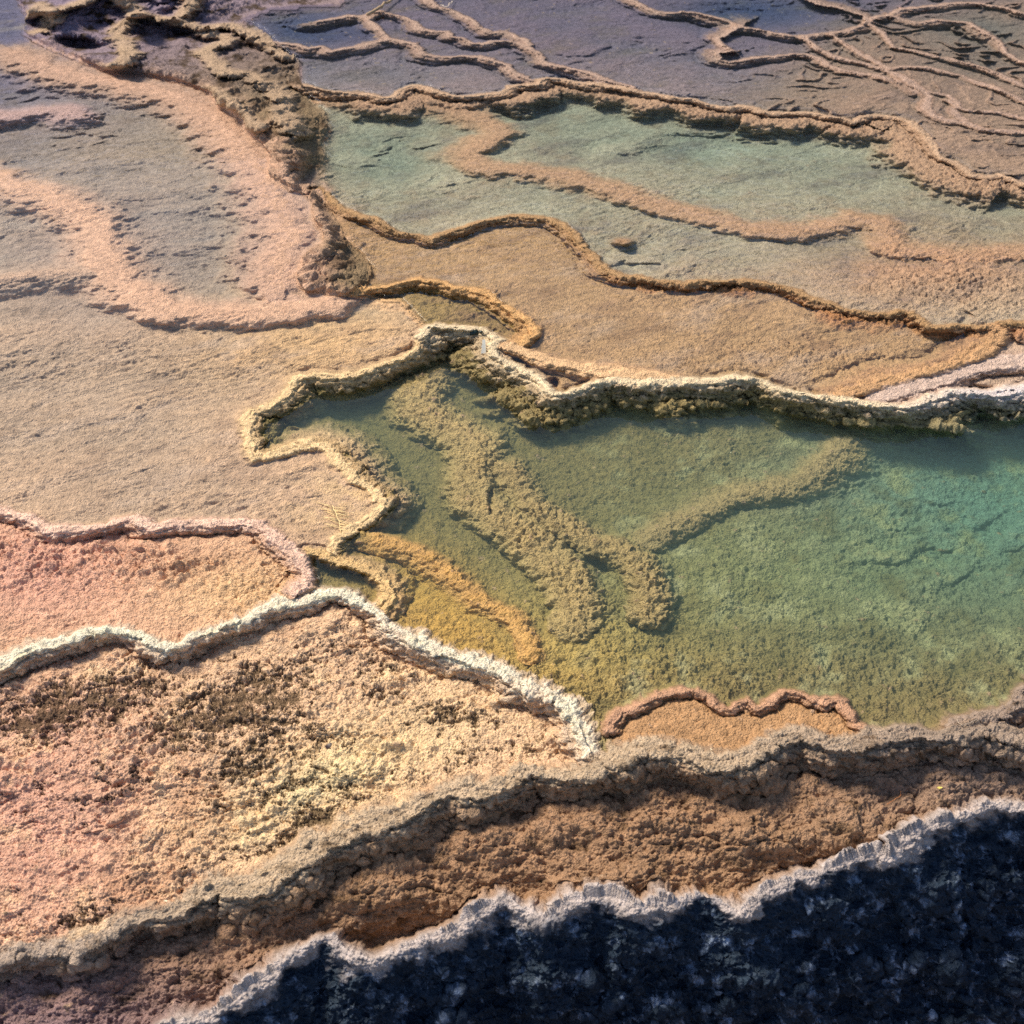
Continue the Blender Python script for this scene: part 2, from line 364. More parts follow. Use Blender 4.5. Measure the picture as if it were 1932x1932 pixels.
gp = REG == GP
DP[gp] = (0.085 + 0.085 * sstep(1350, 1900, U) * sstep(1350, 1000, V) - 0.055 * sstep(1120, 1330, V + 0.15 * (1100 - U)) - 0.035 * sstep(900, 1250, V) * sstep(1250, 950, U)
          + 0.02 * blob(640, 790, 130, 60))[gp]
DP[gp] = np.maximum(DP[gp], 0.022)
ub = REG == UB
DP[ub] = (0.040 + 0.045 * blob(1330, 270, 420, 60, 8) + 0.04 * blob(720, 290, 140, 80) - 0.032 * blob(1750, 560, 260, 70) - 0.02 * sstep(450, 560, V))[ub]
DP[ub] += (0.030 * sstep(0, .5, fbm(X0 * 1.3 + 2, Y0 * 2.4, 4, 371)) * sstep(620, 380, V))[ub]
DP[ub] = np.maximum(DP[ub], 0.012)
far = REG == FARZ
DP[far] = (0.040 - 0.036 * sstep(1500, 1750, U + 0.9 * (V - 100)) * sstep(40, 120, V + 0.1 * U - 120) + 0.09 * blob(1430, 22, 140, 34) + 0.09 * blob(1850, 60, 110, 30) + 0.06 * blob(1840, 120, 90, 22) + 0.04 * blob(560, 60, 70, 40) + 0.02 * blob(740, 130, 120, 30) + 0.03 * sstep(0, .5, fbm(X0 * 1.1 + 2, Y0 * 2.0, 4, 381)) * sstep(1700, 1300, U))[far] * 0.6
lt = REG == LT
DP[lt] = (0.070 - 0.030 * sstep(520, 640, V) - 0.020 * sstep(250, 620, U) * sstep(560, 700, V) + 0.012 * blob(420, 480, 130, 90) - 0.010 * sstep(700, 900, V)
          + 0.015 * fbm(X0 * 1.5 + 11, Y0 * 2.5, 3, 385))[lt]
DP[lt] = np.maximum(DP[lt], 0.006)
LV = blur(LV, 2, 2)
DP = blur(DP, 5, 3)

# broad swell of the floors
und = fbm(X0 * 1.7 + 3, Y0 * 1.7, 5, 40, 0.55)
# drifts: stretched along the flow (towards lower left)
nzA = fbm(X0 * 1.3, Y0 * 1.3, 3, 45)
nzB = fbm(X0 * 1.3, Y0 * 1.3, 3, 46)
ca, sa = math.cos(math.radians(28)), math.sin(math.radians(28))
XA = X0 * ca + Y0 * sa
YA = -X0 * sa + Y0 * ca
drift = fbm(XA * 3.0 + 1.5 * nzA, YA * 7.0 + 1.5 * nzB, 5, 60, 0.62)
wet = np.isin(REG, (FARZ, UB, LT))
H = LV - DP + und * np.where(wet, 0.014, np.where(gp, 0.018, 0.010)).astype(F32) + drift * np.where(wet, 0.012, 0.004).astype(F32)
H += np.where(REG == PS, 0.030 * und + 0.012 * drift, 0).astype(F32)
H += np.where(REG == BS, 0.030 * und - 0.07 * blob(800, 1765, 160, 45, -8) - 0.05 * blob(1580, 1640, 120, 40, -14), 0).astype(F32)
drl = fbm(XA * 2.6 + 1.5 * nzA, YA * 6.0 + 1.5 * nzB, 3, 60, 0.45)
scarp = sstep(-0.06, 0.12, drl + 0.35 * und) + 0.7 * sstep(0.18, 0.34, drl - 0.3 * und)
smask = sstep(0.0, 0.5, fbm(X0 * 0.9 + 7, Y0 * 1.6 - 3, 3, 47))
H += np.where(wet, 0.011, np.where(gp, 0.010, 0.003)).astype(F32) * (scarp - F32(.6)) * smask
H -= np.where(REG == LL, 0.02 * sstep(0.0, -0.3, und), 0).astype(F32) * 0.5

# -------- material zones as weights, filled in as the shapes are made
NOD = np.zeros_like(H)      # lumpy coral-like crust
STR = np.zeros_like(H)      # thin laminae
CRU = np.zeros_like(H)      # rough crust
LAM = np.zeros_like(H)      # laminae height along faces
LRUN = X0.copy()
for r, n, c in ((FARZ, .45, .3), (UB, .40, .2), (BT, .55, .25), (TR, .4, .3), (SP_, .7, .3), (GP, .75, .2), (LT, .50, .15), (LL, .6, .5), (PS, .45, 1.0), (BS, .6, .6), (DR, 0.35, 0.7), (OC, .6, 1.3), (PN, .6, .3)):
    NOD[REG == r] = n
    CRU[REG == r] = c

OID = np.zeros((NV, NU), dtype=np.int16)
things = {}


def claim(mask, name, label, cat, group=None):
    i = len(things) + 1
    things[i] = (name, label, cat, group)
    OID[mask] = i


# skirts: the wall under a pool's edge, seen through the water
nz1 = fbm(X0 * 7, Y0 * 7, 3, 81)
nz2 = fbm(X0 * 22, Y0 * 22, 3, 91)


def ridge(line, hw, ztop, soft=0.5, nod=1.3, rough=0.35, trough=0.0, edge=0.17):
    """a drowned ridge: steep lumpy edge on the right hand of its line, running out softly on the other side"""
    D, RUN, SIDE = dline(line, hw * 3.0 + 0.15)
    global H, NOD
    lob = cells(X0 * 13 + wx * 20, Y0 * 13 + wy * 20, 6) - F32(0.6)
    q = D / hw + nz1 * rough + nz2 * rough * (0.5 if edge < .1 else 0.22) - lob * (0.22 if edge < .1 else 0.05)
    crown = ztop - 0.012 * np.clip(q, 0, 1) ** 2
    fall = np.clip(crown - H, 0.008, 0.2) / np.tan(np.maximum(DEPR, 0.15)) * (0.95 + 2.2 * edge) + 0.012
    near = 1 - sstep(0, 1, (q * hw - hw * (0.72 if edge > .1 else 0.9)) / fall)
    far = 1 - sstep(1 - soft, 1 + soft * 1.4, q) if soft > 0.45 else 1 - sstep(0, 1, (q * hw - hw * 0.8) / (fall * 1.15))
    w = sstep(-0.25, 0.25, SIDE * D / hw)
    p = lerp(far, near, w)
    H = H - F32(trough) * np.exp(-((q - 1.35) / 0.4) ** 2) * (SIDE > 0)
    t = np.where(crown > H, p, 0)
    H = lerp(H, crown, t)
    NOD = np.maximum(NOD, lerp(NOD, nod, t))
    return t


def rim(key, hw, zc, near, lam=0.5, bump=0.0, jag=0.25, far_w=None, side=1, ledges=2.0):
    """a rimstone dam: low crinkled crest, a face falling in ledges on its downhill side (near = reach of the face in metres)"""
    global H, NOD, STR, LAM
    D, RUN, SIDE = dline(R[key], (hw + near) * 1.8 + 0.22)
    k = hash(key) % 50
    near_in = near
    vary = np.clip(1 + 0.6 * perlin(RUN * 3.3, D * 0 + 3.7, k), 0.5, 1.5)
    bead = (cells(RUN * 21 + nz1, D * 21, k) - F32(0.6)) * 0.010
    S_ = D * SIDE * side
    q = S_ + nz1 * 0.012 * jag * 4 + nz2 * 0.010 * jag * 4 - np.where(S_ > 0, bead, 0)
    fw = (far_w or hw * 1.6) * vary
    pf = 1 - sstep(0.15, 1.0, -q / fw)
    near = np.maximum(near, np.clip(boxblur(zc - H, 6, 0), 0, 0.12) / np.tan(np.maximum(DEPR, 0.15)) * 1.12)
    t = np.clip((q - hw * 0.55 * vary) / (near * (0.6 + 0.4 * vary)), 0, 1)
    st = t + 0.85 / (2 * np.pi * ledges) * np.sin(2 * np.pi * (t * ledges + 0.35 * nz2))
    pn = (1 - np.clip(st, 0, 1) ** 0.9) * (1 - sstep(0.8, 1.0, t))
    p = np.where(q > 0, pn, pf).astype(F32)
    p = np.where(D > 50, 0, p)
    z = zc + bump + (0.012 if hw < .026 and near_in > .04 else 0.007) * perlin(RUN * (3.0 if hw < .026 else 6), D * 0 + k, 3) + 0.004 * nz2
    lead = np.where(z > H, p, p * sstep(hw * 1.2, hw * 0.4, D)).astype(F32)
    H = lerp(H, z, lead)
    face = (q > hw * 0.4) & (lead > 0.04)
    STR = np.maximum(STR, np.where(face, lam * 1.2, np.clip(lead * 1.3, 0, 1) * lam * 0.5))
    arc = (q + (1 - lead) * near * 0.8) * 75
    LAM = np.where(lead > 0.05, arc, LAM)
    LRUN[lead > 0.05] = RUN[lead > 0.05]
    # undercut groove at the foot of the face
    g = np.exp(-((q - hw * 0.55 * vary - near * (0.6 + 0.4 * vary)) / (near * 0.18 + 0.006)) ** 2) * (D < 50)
    H = H - F32(0.010) * g.astype(F32)
    NOD = lerp(NOD, 0.30, np.clip(lead * 1.2, 0, 1))
    CRU[:] = lerp(CRU, 0.6 if key in ('grey', 'white_low', 'pink', 'grey_spur') else 0.35, np.clip(lead * 1.2, 0, 1))
    return lead, D, RUN, SIDE


hash = lambda s: sum(ord(c) * (i + 3) for i, c in enumerate(s))

# pool walls (nodular skirts below the water line)
def skirt(line, reach, ztop, zbot, scallop=0.4, side=1):
    global H, NOD
    D, RUN, SIDE = dline(line, reach * 1.6)
    k = D / reach * np.clip(1 + scallop * (perlin(RUN * 5, RUN * 0 + 2.2, 5) + 0.6 * nz1 + 0.3 * nz2), 0.72, 1.5)
    t = np.where(SIDE * side > 0, 1 - sstep(0.45, 1.05, k), 0)
    z = ztop - (ztop - zbot) * (0.45 * np.clip(k, 0, 1) ** 0.8 + 0.55 * np.clip(k, 0, 1) ** 3)
    t = np.where(z > H, t, 0)
    H = lerp(H, z, t)
    NOD = np.maximum(NOD, t * 1.7)
    return t


sub_t = {}
gpm = (REG == GP)
nod0 = NOD.copy()
tw = skirt(R['white_top'][7:], 0.31, 0.065, -0.040, 0.40) * gpm
tl = skirt(R['lip'][:20], 0.20, 0.03, -0.06, 0.3, side=-1)
tl2 = skirt(R['lip'][19:], 0.09, 0.03, -0.03, 0.3, side=-1)
tu = skirt(R['upper'][4:], 0.38, 0.140, 0.100, 0.45)
to = skirt(R['orange'][24:], 0.16, 0.11, 0.085, 0.5)
tg = None
for k, (line, hw, dep) in SUB.items():
    zt = {'snake': Z_GP, 'branch': Z_GP, 'spur': Z_GP, 'ochre': Z_GP, 'meander': Z_UB}.get(k, Z_LT) - F32(dep)
    soft = {'shelf': 1.3, 'west': 0.8, 'westarm': 0.9, 'spur': 0.9, 'ochre': 0.6, 'meander': 0.6, 'westblob': .6}.get(k, 0.42)
    nod = {'snake': 1.3, 'branch': 1.3, 'spur': 0.9, 'ochre': 0.8, 'meander': 0.8}.get(k, 0.5)
    sub_t[k] = ridge(line, hw, zt, soft, nod, 0.6 if k in ('shelf', 'west', 'meander', 'westblob', 'westarm') else 0.24, {'west': .004, 'shelf': .004, 'westblob': .006, 'meander': .004, 'snake': .006, 'branch': .010, 'spur': .006}.get(k, 0), {'west': .45, 'shelf': .45, 'westblob': .4, 'westarm': .7, 'meander': .5, 'spur': .4, 'ochre': .3}.get(k, .04))
# small mounds
mound = blob(1174, 456, 24, 10)
H += 0.045 * sstep(0.25, 0.9, mound)
NOD += 0.6 * sstep(0.2, 0.8, mound)
H -= 0.025 * sstep(0.3, 0.8, blob(925, 945, 9, 30)) + 0.025 * sstep(0.3, 0.8, blob(1126, 1075, 38, 20, 35))   # hollows between the ridges
lump = blob(1790, 540, 210, 55, 4)
NOD += np.where(ub, 1.2 * lump, 0)
H += np.where(ub, 0.016 * lump, 0).astype(F32)
NOD += np.where(REG == BT, 0.5 * blob(1500, 680, 330, 60), 0)
NOD += np.where(REG == GP, 0.5 * sstep(1100, 1300, V), 0)
NOD += np.where(REG == LL, 0.9 * blob(250, 1062, 330, 38, 6), 0).astype(F32)

# outcrop: from the lip of the left terrace down to the pools on the right
dl, run_l, _ = dline(OCL, 1.6)
dr, run_r, _ = dline(OCR, 1.6)
oc = REG == OC
tt = np.clip(dl / (dl + dr + 1e-4), 0, 1)
zl = Z_LT + 0.012
zr = np.where(V > 400, Z_BT - 0.02, Z_UB - 0.03)
prof = 1 - sstep(0.15, 1.0, tt) ** 1.1
bench = ramp(V, [(-60, 0.06), (60, -0.02), (170, 0.03), (260, 0.04), (330, 0.03), (360, 0.0), (600, 0.0)])
zoc = lerp(zr, zl, prof) + bench * np.sin(np.clip(tt, 0, 1) * np.pi) + 0.05 * fbm(X0 * 4, Y0 * 4, 4, 33, 0.55) * np.sin(tt * np.pi)
H = np.where(oc, zoc, H).astype(F32)
STR = np.where(oc, np.maximum(STR, 0.9 * sstep(0.5, 0.75, tt) * sstep(150, 260, V)), STR)
LAM = np.where(oc, (dr * 60 + nz1 * 1.5), LAM)
veinw = np.zeros_like(H)
for ln in VEINS:
    D, _, _ = dline(ln, 0.16)
    t = (1 - sstep(0.03, 0.11, D + nz1 * 0.045 + nz2 * 0.02))
    H += np.where(oc, 0.055 * t, 0).astype(F32)
    veinw = np.maximum(veinw, t * oc)
H -= np.where(oc, 0.09 * sstep(.2, .9, blob(75, 50, 40, 26)) + 0.09 * sstep(.2, .9, blob(150, 85, 60, 14, 8)) + 0.05 * blob(190, 50, 60, 30) + 0.05 * blob(330, 90, 70, 30, 10), 0).astype(F32)

Hs = blur(H, 5, 2)
H = lerp(H, Hs, np.exp(-(np.minimum(dl, dr) / 0.05) ** 2)).astype(F32)
# dark ledge in front: a pale crest and a steep face towards the boardwalk
D, RUN, SIDE = dline(R['crest'], 1.5)
drm = REG == DR
crest_z = Z_GREY * 0.5 - 0.105 + 0.010 * perlin(RUN * 4, RUN * 0, 9)
big = fbm(X0 * 5 + 0.4 * Y0, Y0 * 7, 5, 71, 0.6)
face = np.clip(D, 0, 2)
zdr = crest_z - 0.02 * sstep(0.0, 0.05, face) - 1.12 * np.clip(face - 0.025, 0, 3) ** 1.04 + 0.11 * big * sstep(0.02, 0.25, face)
H = np.where(drm, zdr, H)
tback = np.where(~drm & (REG == BS), 1 - sstep(0.0, 0.035, D), 0)
H = lerp(H, crest_z, tback)
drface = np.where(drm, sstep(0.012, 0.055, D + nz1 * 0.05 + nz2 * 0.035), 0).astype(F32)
claim(drm | (tback > 0.5), 'shade_painted_ledge', 'large rock ledge in front, blue-black shade painted in its colour below a ragged pale crest', 'rock ledge')
claim(oc, 'rock_outcrop', 'rough brown rock outcrop with dark hollows and cream veins beside the shallow pool', 'rock outcrop')
for k, nm, lb, ct in (('snake', 'submerged_ridge', 'wide lumpy tan ridge winding down through the green pool', 'ridge'),
                      ('branch', 'submerged_ridge', 'narrower lumpy ridge alongside the wide winding one in the green pool', 'ridge'),
                      ('spur', 'submerged_ridge', 'faint olive ridge slanting from the far wall across the green pool', 'ridge'),
                      ('ochre', 'submerged_ridge', 'thin ochre ridge closing the shallow yellow bay of the green pool', 'ridge'),
                      ('meander', 'submerged_ridge', 'long tan ridge with a hook bend in the blue-grey pool', 'ridge'),
                      ('west', 'submerged_ridge', 'broad pale pink ridge curving through the shallow peach terrace', 'ridge'),
                      ('westblob', 'submerged_ridge', 'short pale pink hump with a dark blue edge near the rock outcrop', 'ridge')):
    claim((sub_t[k] > 0.45) & (OID == 0), nm, lb, ct, 'ridges under the shallow water')
claim((mound > 0.45) & (OID == 0), 'mound', 'small round brown mound alone in the blue-grey pool above the orange rim', 'mound')

# fine nested rimlets of the far flats: contours of a smooth field
fx0 = XA * 0.9 + 0.25 * nzA
fy0 = YA * 1.5 + 0.25 * nzB
e_ = F32(0.02)
f0 = fbm(fx0, fy0, 3, 401, 0.5)
gxx = (fbm(fx0 + e_ * 0.9, fy0, 3, 401, 0.5) - f0) / e_
gyy = (fbm(fx0, fy0 + e_ * 1.5, 3, 401, 0.5) - f0) / e_
gm = np.sqrt(gxx * gxx + gyy * gyy) + F32(0.15)
fk = f0 * 8
dk = np.abs(fk - np.round(fk)) / 8 / gm
rw = F32(0.018)
rimlet = (1 - sstep(0.2, 1.0, dk / rw)) * sstep(-.25, .15, fbm(X0 * 2.1, Y0 * 2.1, 3, 411)) * sstep(2.4, 4.6, 1 / 8 / gm / rw)
rzone = np.where(REG == FARZ, 0.10 + 0.90 * sstep(1450, 1750, U + 0.8 * V), np.where(REG == BT, 0.0, 0)).astype(F32)
H = H + rimlet * rzone * np.clip(Z_FAR + 0.006 - H, 0, 0.04) * 0.9
NOD += 0.3 * rimlet * rzone
# rims, far ones first
rims = {}
RG = 'crinkled mineral rims of the terraces'
for key, hw, zc, near, lam, nm, lb in (
    ('rim_north', .022, Z_FAR + .008, .05, .5, 'terrace_rim', 'thin pale rim at the top edge of the far right pools'),
    ('rim_east', .020, Z_FAR + .006, .05, .5, 'terrace_rim', 'thin rim round the dark blue pool at the far right'),
    ('fourth', .022, Z_FAR + .007, .05, .4, 'terrace_rim', 'thin pale rim with a white needle lying at its top end'),
    ('third', .022, Z_FAR + .008, .06, .6, 'terrace_rim', 'ragged double rim running from the short stick across the far pools'),
    ('link', .018, Z_FAR + .006, .04, .4, 'terrace_rim', 'short broken rim joining two longer rims beside the short stick'),
    ('second', .024, Z_FAR + .008, .06, .5, 'terrace_rim', 'smooth pale rim leaving the rock outcrop across the far blue pools'),
    ('bowl', .022, Z_FAR + .007, .05, .5, 'terrace_rim', 'thin rim enclosing the dark blue basin at the top edge'),
    ('coil', .020, Z_FAR + .008, .09, .6, 'terrace_rim', 'coiled S-shaped rim with dark pockets below the blue basin'),
    ('fan3', .016, Z_FAR + .006, .045, .5, 'terrace_rim', 'uppermost of the thin rims fanning out to the far right'),
    ('fan2', .018, Z_FAR + .006, .055, .5, 'terrace_rim', 'middle one of the thin rims fanning out to the far right'),
    ('fan4', .016, Z_FAR + .005, .045, .4, 'terrace_rim', 'short looped rim hanging below the far right fan of rims'),
    ('fan5', .016, Z_FAR + .005, .045, .4, 'terrace_rim', 'faint short rim over the brown flats at the far right'),
    ('fan', .022, Z_FAR + .007, .06, .6, 'terrace_rim', 'lowest of the thin rims fanning out to the far right'),
    ('upper', .020, Z_FAR + .003, .05, .7, 'terrace_rim', 'long pale rim along the far shore of the blue-grey pool'),
    ('orange', .020, Z_UB + .008, .06, 1.0, 'terrace_rim', 'layered orange-brown rim bending across below the blue-grey pool'),
    ('small', .024, Z_BT + .010, .06, .8, 'terrace_rim', 'small peach rim arching over the little brown pool'),
    ('ramp', .045, Z_BT + .006, .11, .5, 'terrace_rim', 'smooth brown rim sloping down to the right end of the white rim'),
    ('ramp2', .060, Z_BT - .008, .05, .4, 'terrace_rim', 'pale pinkish double rim at the right just above the white rim'),
    ('cream', .055, Z_BT + .012, .08, .4, 'terrace_rim', 'cream rim behind two dark hollows above the green pool'),
    ('white_top', .026, Z_BT + .010, .07, .7, 'terrace_rim', 'narrow cream-white rim along the far wall of the green pool'),
    ('lip', .020, Z_LT + .004, .022, .5, 'terrace_rim', 'yellowish curling lip where the peach terrace meets the green pool'),
    ('pink', .028, F32(.044), .045, .6, 'terrace_rim', 'pale pink rim along the near edge of the peach terrace'),
    ('plate', .030, F32(.030), .02, .4, 'terrace_rim', 'thin tan plate rim at the tip of the yellow bay'),
    ('white_low', .025, F32(.030), .040, .7, 'terrace_rim', 'bright white rim rising to a point and falling to the right'),
    ('pan', .020, F32(.040), .026, .6, 'terrace_rim', 'thin wavy ochre rim of the shallow pan at the green pool'),
    ('grey_spur', .040, F32(.045), .05, .5, 'terrace_rim', 'short grey rim spur closing the near right corner of the green pool'),
    ('grey', .064, Z_GREY, .045, .8, 'terrace_rim', 'long grey-tan rim crossing above the brown crusty slope'),
):
    sd_ = 1
    if key in ('bowl',):
        sd_ = 1
    if key in ('lip', 'plate'):
        sd_ = -1
    if key == 'ramp2':
        sd_ = -1
    ld, D, RUN, SIDE = rim(key, hw, zc, near, lam, side=sd_, jag=0.30 if hw > .03 else .22, far_w={'lip': .05, 'grey': .05, 'white_low': .05, 'pink': .04}.get(key), ledges=3.0 if key == 'orange' else 2.0)
    rims[key] = ld
    claim((ld > 0.32) & (OID != 1), nm, lb, 'rim', RG)
# hollows behind the white rim
hol = sstep(.3, .9, blob(985, 687, 26, 9, 28)) + sstep(.3, .9, blob(1044, 724, 17, 14))
H -= 0.05 * hol * (1 - rims['white_top'])

# ------------------------------------------------------------------ base surface and its normals
dx, dy, dz = ray(U.astype(np.float64), V.astype(np.float64))
T = (H - CAM_Z) / dz
P = np.stack([dx * T, dy * T, H.astype(np.float64)], -1)
del T


def normals(P):
    gu = np.gradient(P, axis=1)
    gv = np.gradient(P, axis=0)
    n = np.cross(gu, -gv)
    n /= np.linalg.norm(n, axis=-1, keepdims=True) + 1e-12
    return n


N = normals(np.stack([blur(P[..., i].astype(F32), 2, 2) for i in range(3)], -1).astype(np.float64))
N[N[..., 2] < -0.3] *= -1
cx_ = P[..., 0].astype(F32)
cy_ = (P[..., 1] + 1.1 * P[..., 2]).astype(F32)
jx = fbm(cx_ * 30, cy_ * 30, 2, 5) * F32(0.012)
jy = fbm(cx_ * 30, cy_ * 30, 2, 15) * F32(0.012)
patch = sstep(-0.35, 0.35, fbm(cx_ * 3.1, cy_ * 4.2, 4, 101, 0.6))
n_big = cells((cx_ + jx) * 25, (cy_ + jy) * 25, 1)
n_mid = cells((cx_ + jx) * 62, (cy_ + jy) * 62, 2)
cellp = (STEP * np.sqrt(X0 * X0 + Y0 * Y0 + 9) / FD / np.sin(np.maximum(DEPR, .05))).astype(F32)
ffine = np.clip(1.35 - cellp / 0.009, 0.0, 1)
n_fine = (cells((cx_ + jx * .5) * 135, (cy_ + jy * .5) * 135, 3) - .5) * ffine + F32(.5)
crust = fbm(cx_ * 26, cy_ * 34, 4, 111, 0.65)
n_big = (n_big - .5) * np.clip(1.4 - cellp / 0.024, 0.2, 1) + F32(.5)
n_mid = (n_mid - .5) * np.clip(1.4 - cellp / 0.014, 0.1, 1) + F32(.5)
grit = fbm(cx_ * 120, cy_ * 120, 2, 121, 0.6) * ffine
nod = np.clip(NOD, 0, 2)
bigw = np.clip(nod - 0.55, 0, 1.4)
disp = bigw * (0.011 * (n_big - 0.5) + 0.010 * crust) + nod * (0.4 + 0.6 * patch) * (0.0165 * (n_mid - 0.5) + 0.0090 * (n_fine - 0.5) + 0.006 * crust)
disp += CRU * (0.012 * crust * (0.4 + 0.6 * patch) + 0.0045 * grit) + 0.0012 * grit
# pitted patches (algae grows in them)
pit = np.zeros_like(H)
for b in ((140, 1335, 240, 60, -14, 1), (440, 1335, 200, 80, -20, 1), (480, 1420, 150, 60, -45, .8), (780, 1330, 150, 24, 20, .7), (560, 1440, 120, 70, -40, .6), (590, 1560, 130, 50, -35, .9), (230, 1480, 200, 50, -10, .45), (180, 1730, 80, 26, -20, .8), (860, 1345, 120, 30, 10, .7), (890, 1430, 180, 26, -12, .6), (700, 1250, 130, 36, 15, .5), (380, 1640, 240, 40, -20, .3)):
    pit = np.maximum(pit, b[5] * blob(*b[:5]))
pitn = sstep(0.06, 0.20, 0.75 * fbm(cx_ * 30, cy_ * 42, 5, 131, 0.8) + 0.28 * fbm(cx_ * 8, cy_ * 12, 3, 133, 0.6) + pit * 0.46 - 0.20)
pitn = np.where(REG == PS, pitn, 0) * (1 - np.clip(rims['white_low'] * 2, 0, 1)) * (1 - np.clip(rims['grey'] * 2, 0, 1))
disp -= pitn * 0.010
# combed crust along the flow on the wet floors
comb = fbm(XA * 13 + 2 * nzA, YA * 34 + 2 * nzB, 4, 351, 0.6)
combm = sstep(-.15, .45, fbm(XA * 1.6, YA * 3.2, 3, 361))
disp += np.where(np.isin(REG, (FARZ, UB, LT, BT, SP_)), (0.004 + 0.013 * combm) * comb * np.clip(1.4 - cellp / 0.03, .2, 1), np.where(REG == GP, 0.007 * combm * comb, 0))
# laminae on the faces of the rims
lam = perlin(LAM + nz2 * 0.8, LRUN * 5, 141) + 0.6 * perlin(LAM * 2.3 + nz2 * 1.5, LRUN * 9, 151)
lam2 = perlin((cy_ + P[..., 2].astype(F32)) * 95 + 2.0 * nz1, cx_ * 12, 161)
disp += STR * (0.0075 * lam + 0.0030 * lam2 + 0.0035 * crust + 0.003 * (n_mid - .5) + .003 * (n_fine - .5))
disp += np.where(oc, 0.034 * fbm(cx_ * 10, cy_ * 12, 4, 171, 0.62, True) * (1 - .6 * STR), 0)
disp += np.where(REG == BS, (0.058 * fbm(cx_ * 4.6, cy_ * 5.4, 3, 8, .5) + 0.022 * (cells(cx_ * 22 + jx * 30, cy_ * 24 + jy * 30, 9) - .5) + 0.012 * fbm(cx_ * 30, cy_ * 30, 3, 311, .6) + 0.013 * (cells(cx_ * 62, cy_ * 62, 10) - .5)) * sstep(-.05, .4, slope_bs + .3 * und), 0)
rough_ps = np.where(REG == PS, 1.0, np.where(REG == LL, .45 + 1.1 * blob(250, 1062, 330, 48, 6), 0)).astype(F32)
disp += rough_ps * (0.022 * (np.abs(perlin(cx_ * 11 + jx * 9, cy_ * 15 + jy * 9, 321)) - .25) + 0.014 * (np.abs(perlin(cx_ * 27 + jx * 9, cy_ * 34, 331)) - .25) + 0.006 * (cells(cx_ * 70, cy_ * 80, 14) - .5) * patch) * (0.35 + 0.9 * sstep(-.3, .4, fbm(cx_ * 4, cy_ * 6, 3, 341)))
disp += np.where(drm, drface * (0.060 * fbm(cx_ * 9, cy_ * 7, 5, 181, 0.66)), 0)
disp += np.where(gp, 0.006 * crust + 0.010 * fbm(cx_ * 8, cy_ * 8, 4, 301, .6), 0)
fade = np.clip(1.0 - (np.maximum(np.abs(U - 966) - 1050, 0) + np.maximum(np.abs(V - 966) - 1050, 0)) / 500, 0.15, 1)
vdir = np.stack([dx, dy, dz], -1)
vdir /= np.linalg.norm(vdir, axis=-1, keepdims=True)
turn = -(N * vdir).sum(-1)
fade = fade * (0.12 + 0.88 * sstep(0.08, 0.42, turn))
del vdir
P += N * (disp * fade)[..., None]
NF = normals(P)
del N

# ------------------------------------------------------------------ mineral colours and painted-in shade (albedo, sRGB 0..255)
def C(r, g, b):
    c = np.array([r, g, b], dtype=np.float64) / 255
    return np.where(c <= 0.04045, c / 12.92, ((c + 0.055) / 1.055) ** 2.4).astype(F32)


COL = np.zeros((NV, NU, 3), dtype=F32)
base = {FARZ: C(176, 152, 138), UB: C(182, 164, 138), BT: C(186, 152, 112), TR: C(196, 170, 146), SP_: C(160, 134, 84), GP: C(146, 128, 84), LT: C(208, 175, 142), LL: C(216, 176, 142),
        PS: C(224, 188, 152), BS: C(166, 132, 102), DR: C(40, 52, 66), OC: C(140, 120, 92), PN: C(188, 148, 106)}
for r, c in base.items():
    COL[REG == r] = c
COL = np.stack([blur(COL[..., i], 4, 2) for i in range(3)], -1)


def tint(mask, col, w=1.0):
    global COL
    m = np.clip(mask * w, 0, 1)[..., None].astype(F32)
    COL = COL + (col - COL) * m


isl = lambda *r: np.isin(REG, r)
mott = fbm(X0 * 2.6 + 5, Y0 * 2.6, 5, 201, 0.6)
mott2 = fbm(X0 * 6.5 + 5, Y0 * 6.5, 4, 211, 0.6)
# iron (orange) staining over wide zones; violet grey paints in darker top and corners
tint(blob(600, 640, 260, 120) * isl(LT), C(236, 190, 132), .8)
tint(blob(200, 480, 240, 160) * isl(LT), C(220, 178, 150), .7)
tint(sstep(420, 60, V + .35 * U) * isl(LT, OC), C(140, 126, 148), .9)  # top-left corner falloff painted in as violet grey
tint(sstep(300, 0, V - .02 * U) * isl(FARZ), C(112, 100, 122), .85)  # darkening of the far zone painted into the floor colour
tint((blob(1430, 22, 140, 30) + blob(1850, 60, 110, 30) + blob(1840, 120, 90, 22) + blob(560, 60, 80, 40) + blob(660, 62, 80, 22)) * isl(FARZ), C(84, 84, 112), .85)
tint(blob(1250, 1400, 500, 160) * isl(PN), C(186, 146, 106), .5)
tint(blob(1050, 1230, 230, 120) * isl(GP), C(196, 168, 96), .8)
tint(blob(830, 1150, 170, 90, 40) * isl(GP), C(204, 162, 84), .95)
tint(blob(1880, 950, 330, 190) * isl(GP), C(140, 176, 176), .9)
tint(blob(1450, 1080, 350, 120) * isl(GP), C(160, 166, 118), .5)
tint(blob(660, 960, 100, 90) * isl(LT) * sstep(-.4, .3, mott2 + mott), C(232, 196, 142), .9)
tint(blob(60, 1080, 260, 120) * isl(LL), C(222, 168, 148), .8)
tint(blob(480, 1120, 180, 60) * isl(LL), C(226, 188, 140), .8)
tint(blob(620, 1470, 330, 90, -25) * isl(PS), C(244, 214, 164), .9)
tint(blob(60, 1560, 260, 300) * isl(PS), C(218, 166, 146), .8)
tint(blob(100, 1950, 420, 150) * isl(BS), C(142, 118, 122), .9)  # near-left corner falloff painted in as violet grey
tint(blob(1850, 1480, 300, 90) * isl(BS), C(150, 128, 114), .8)
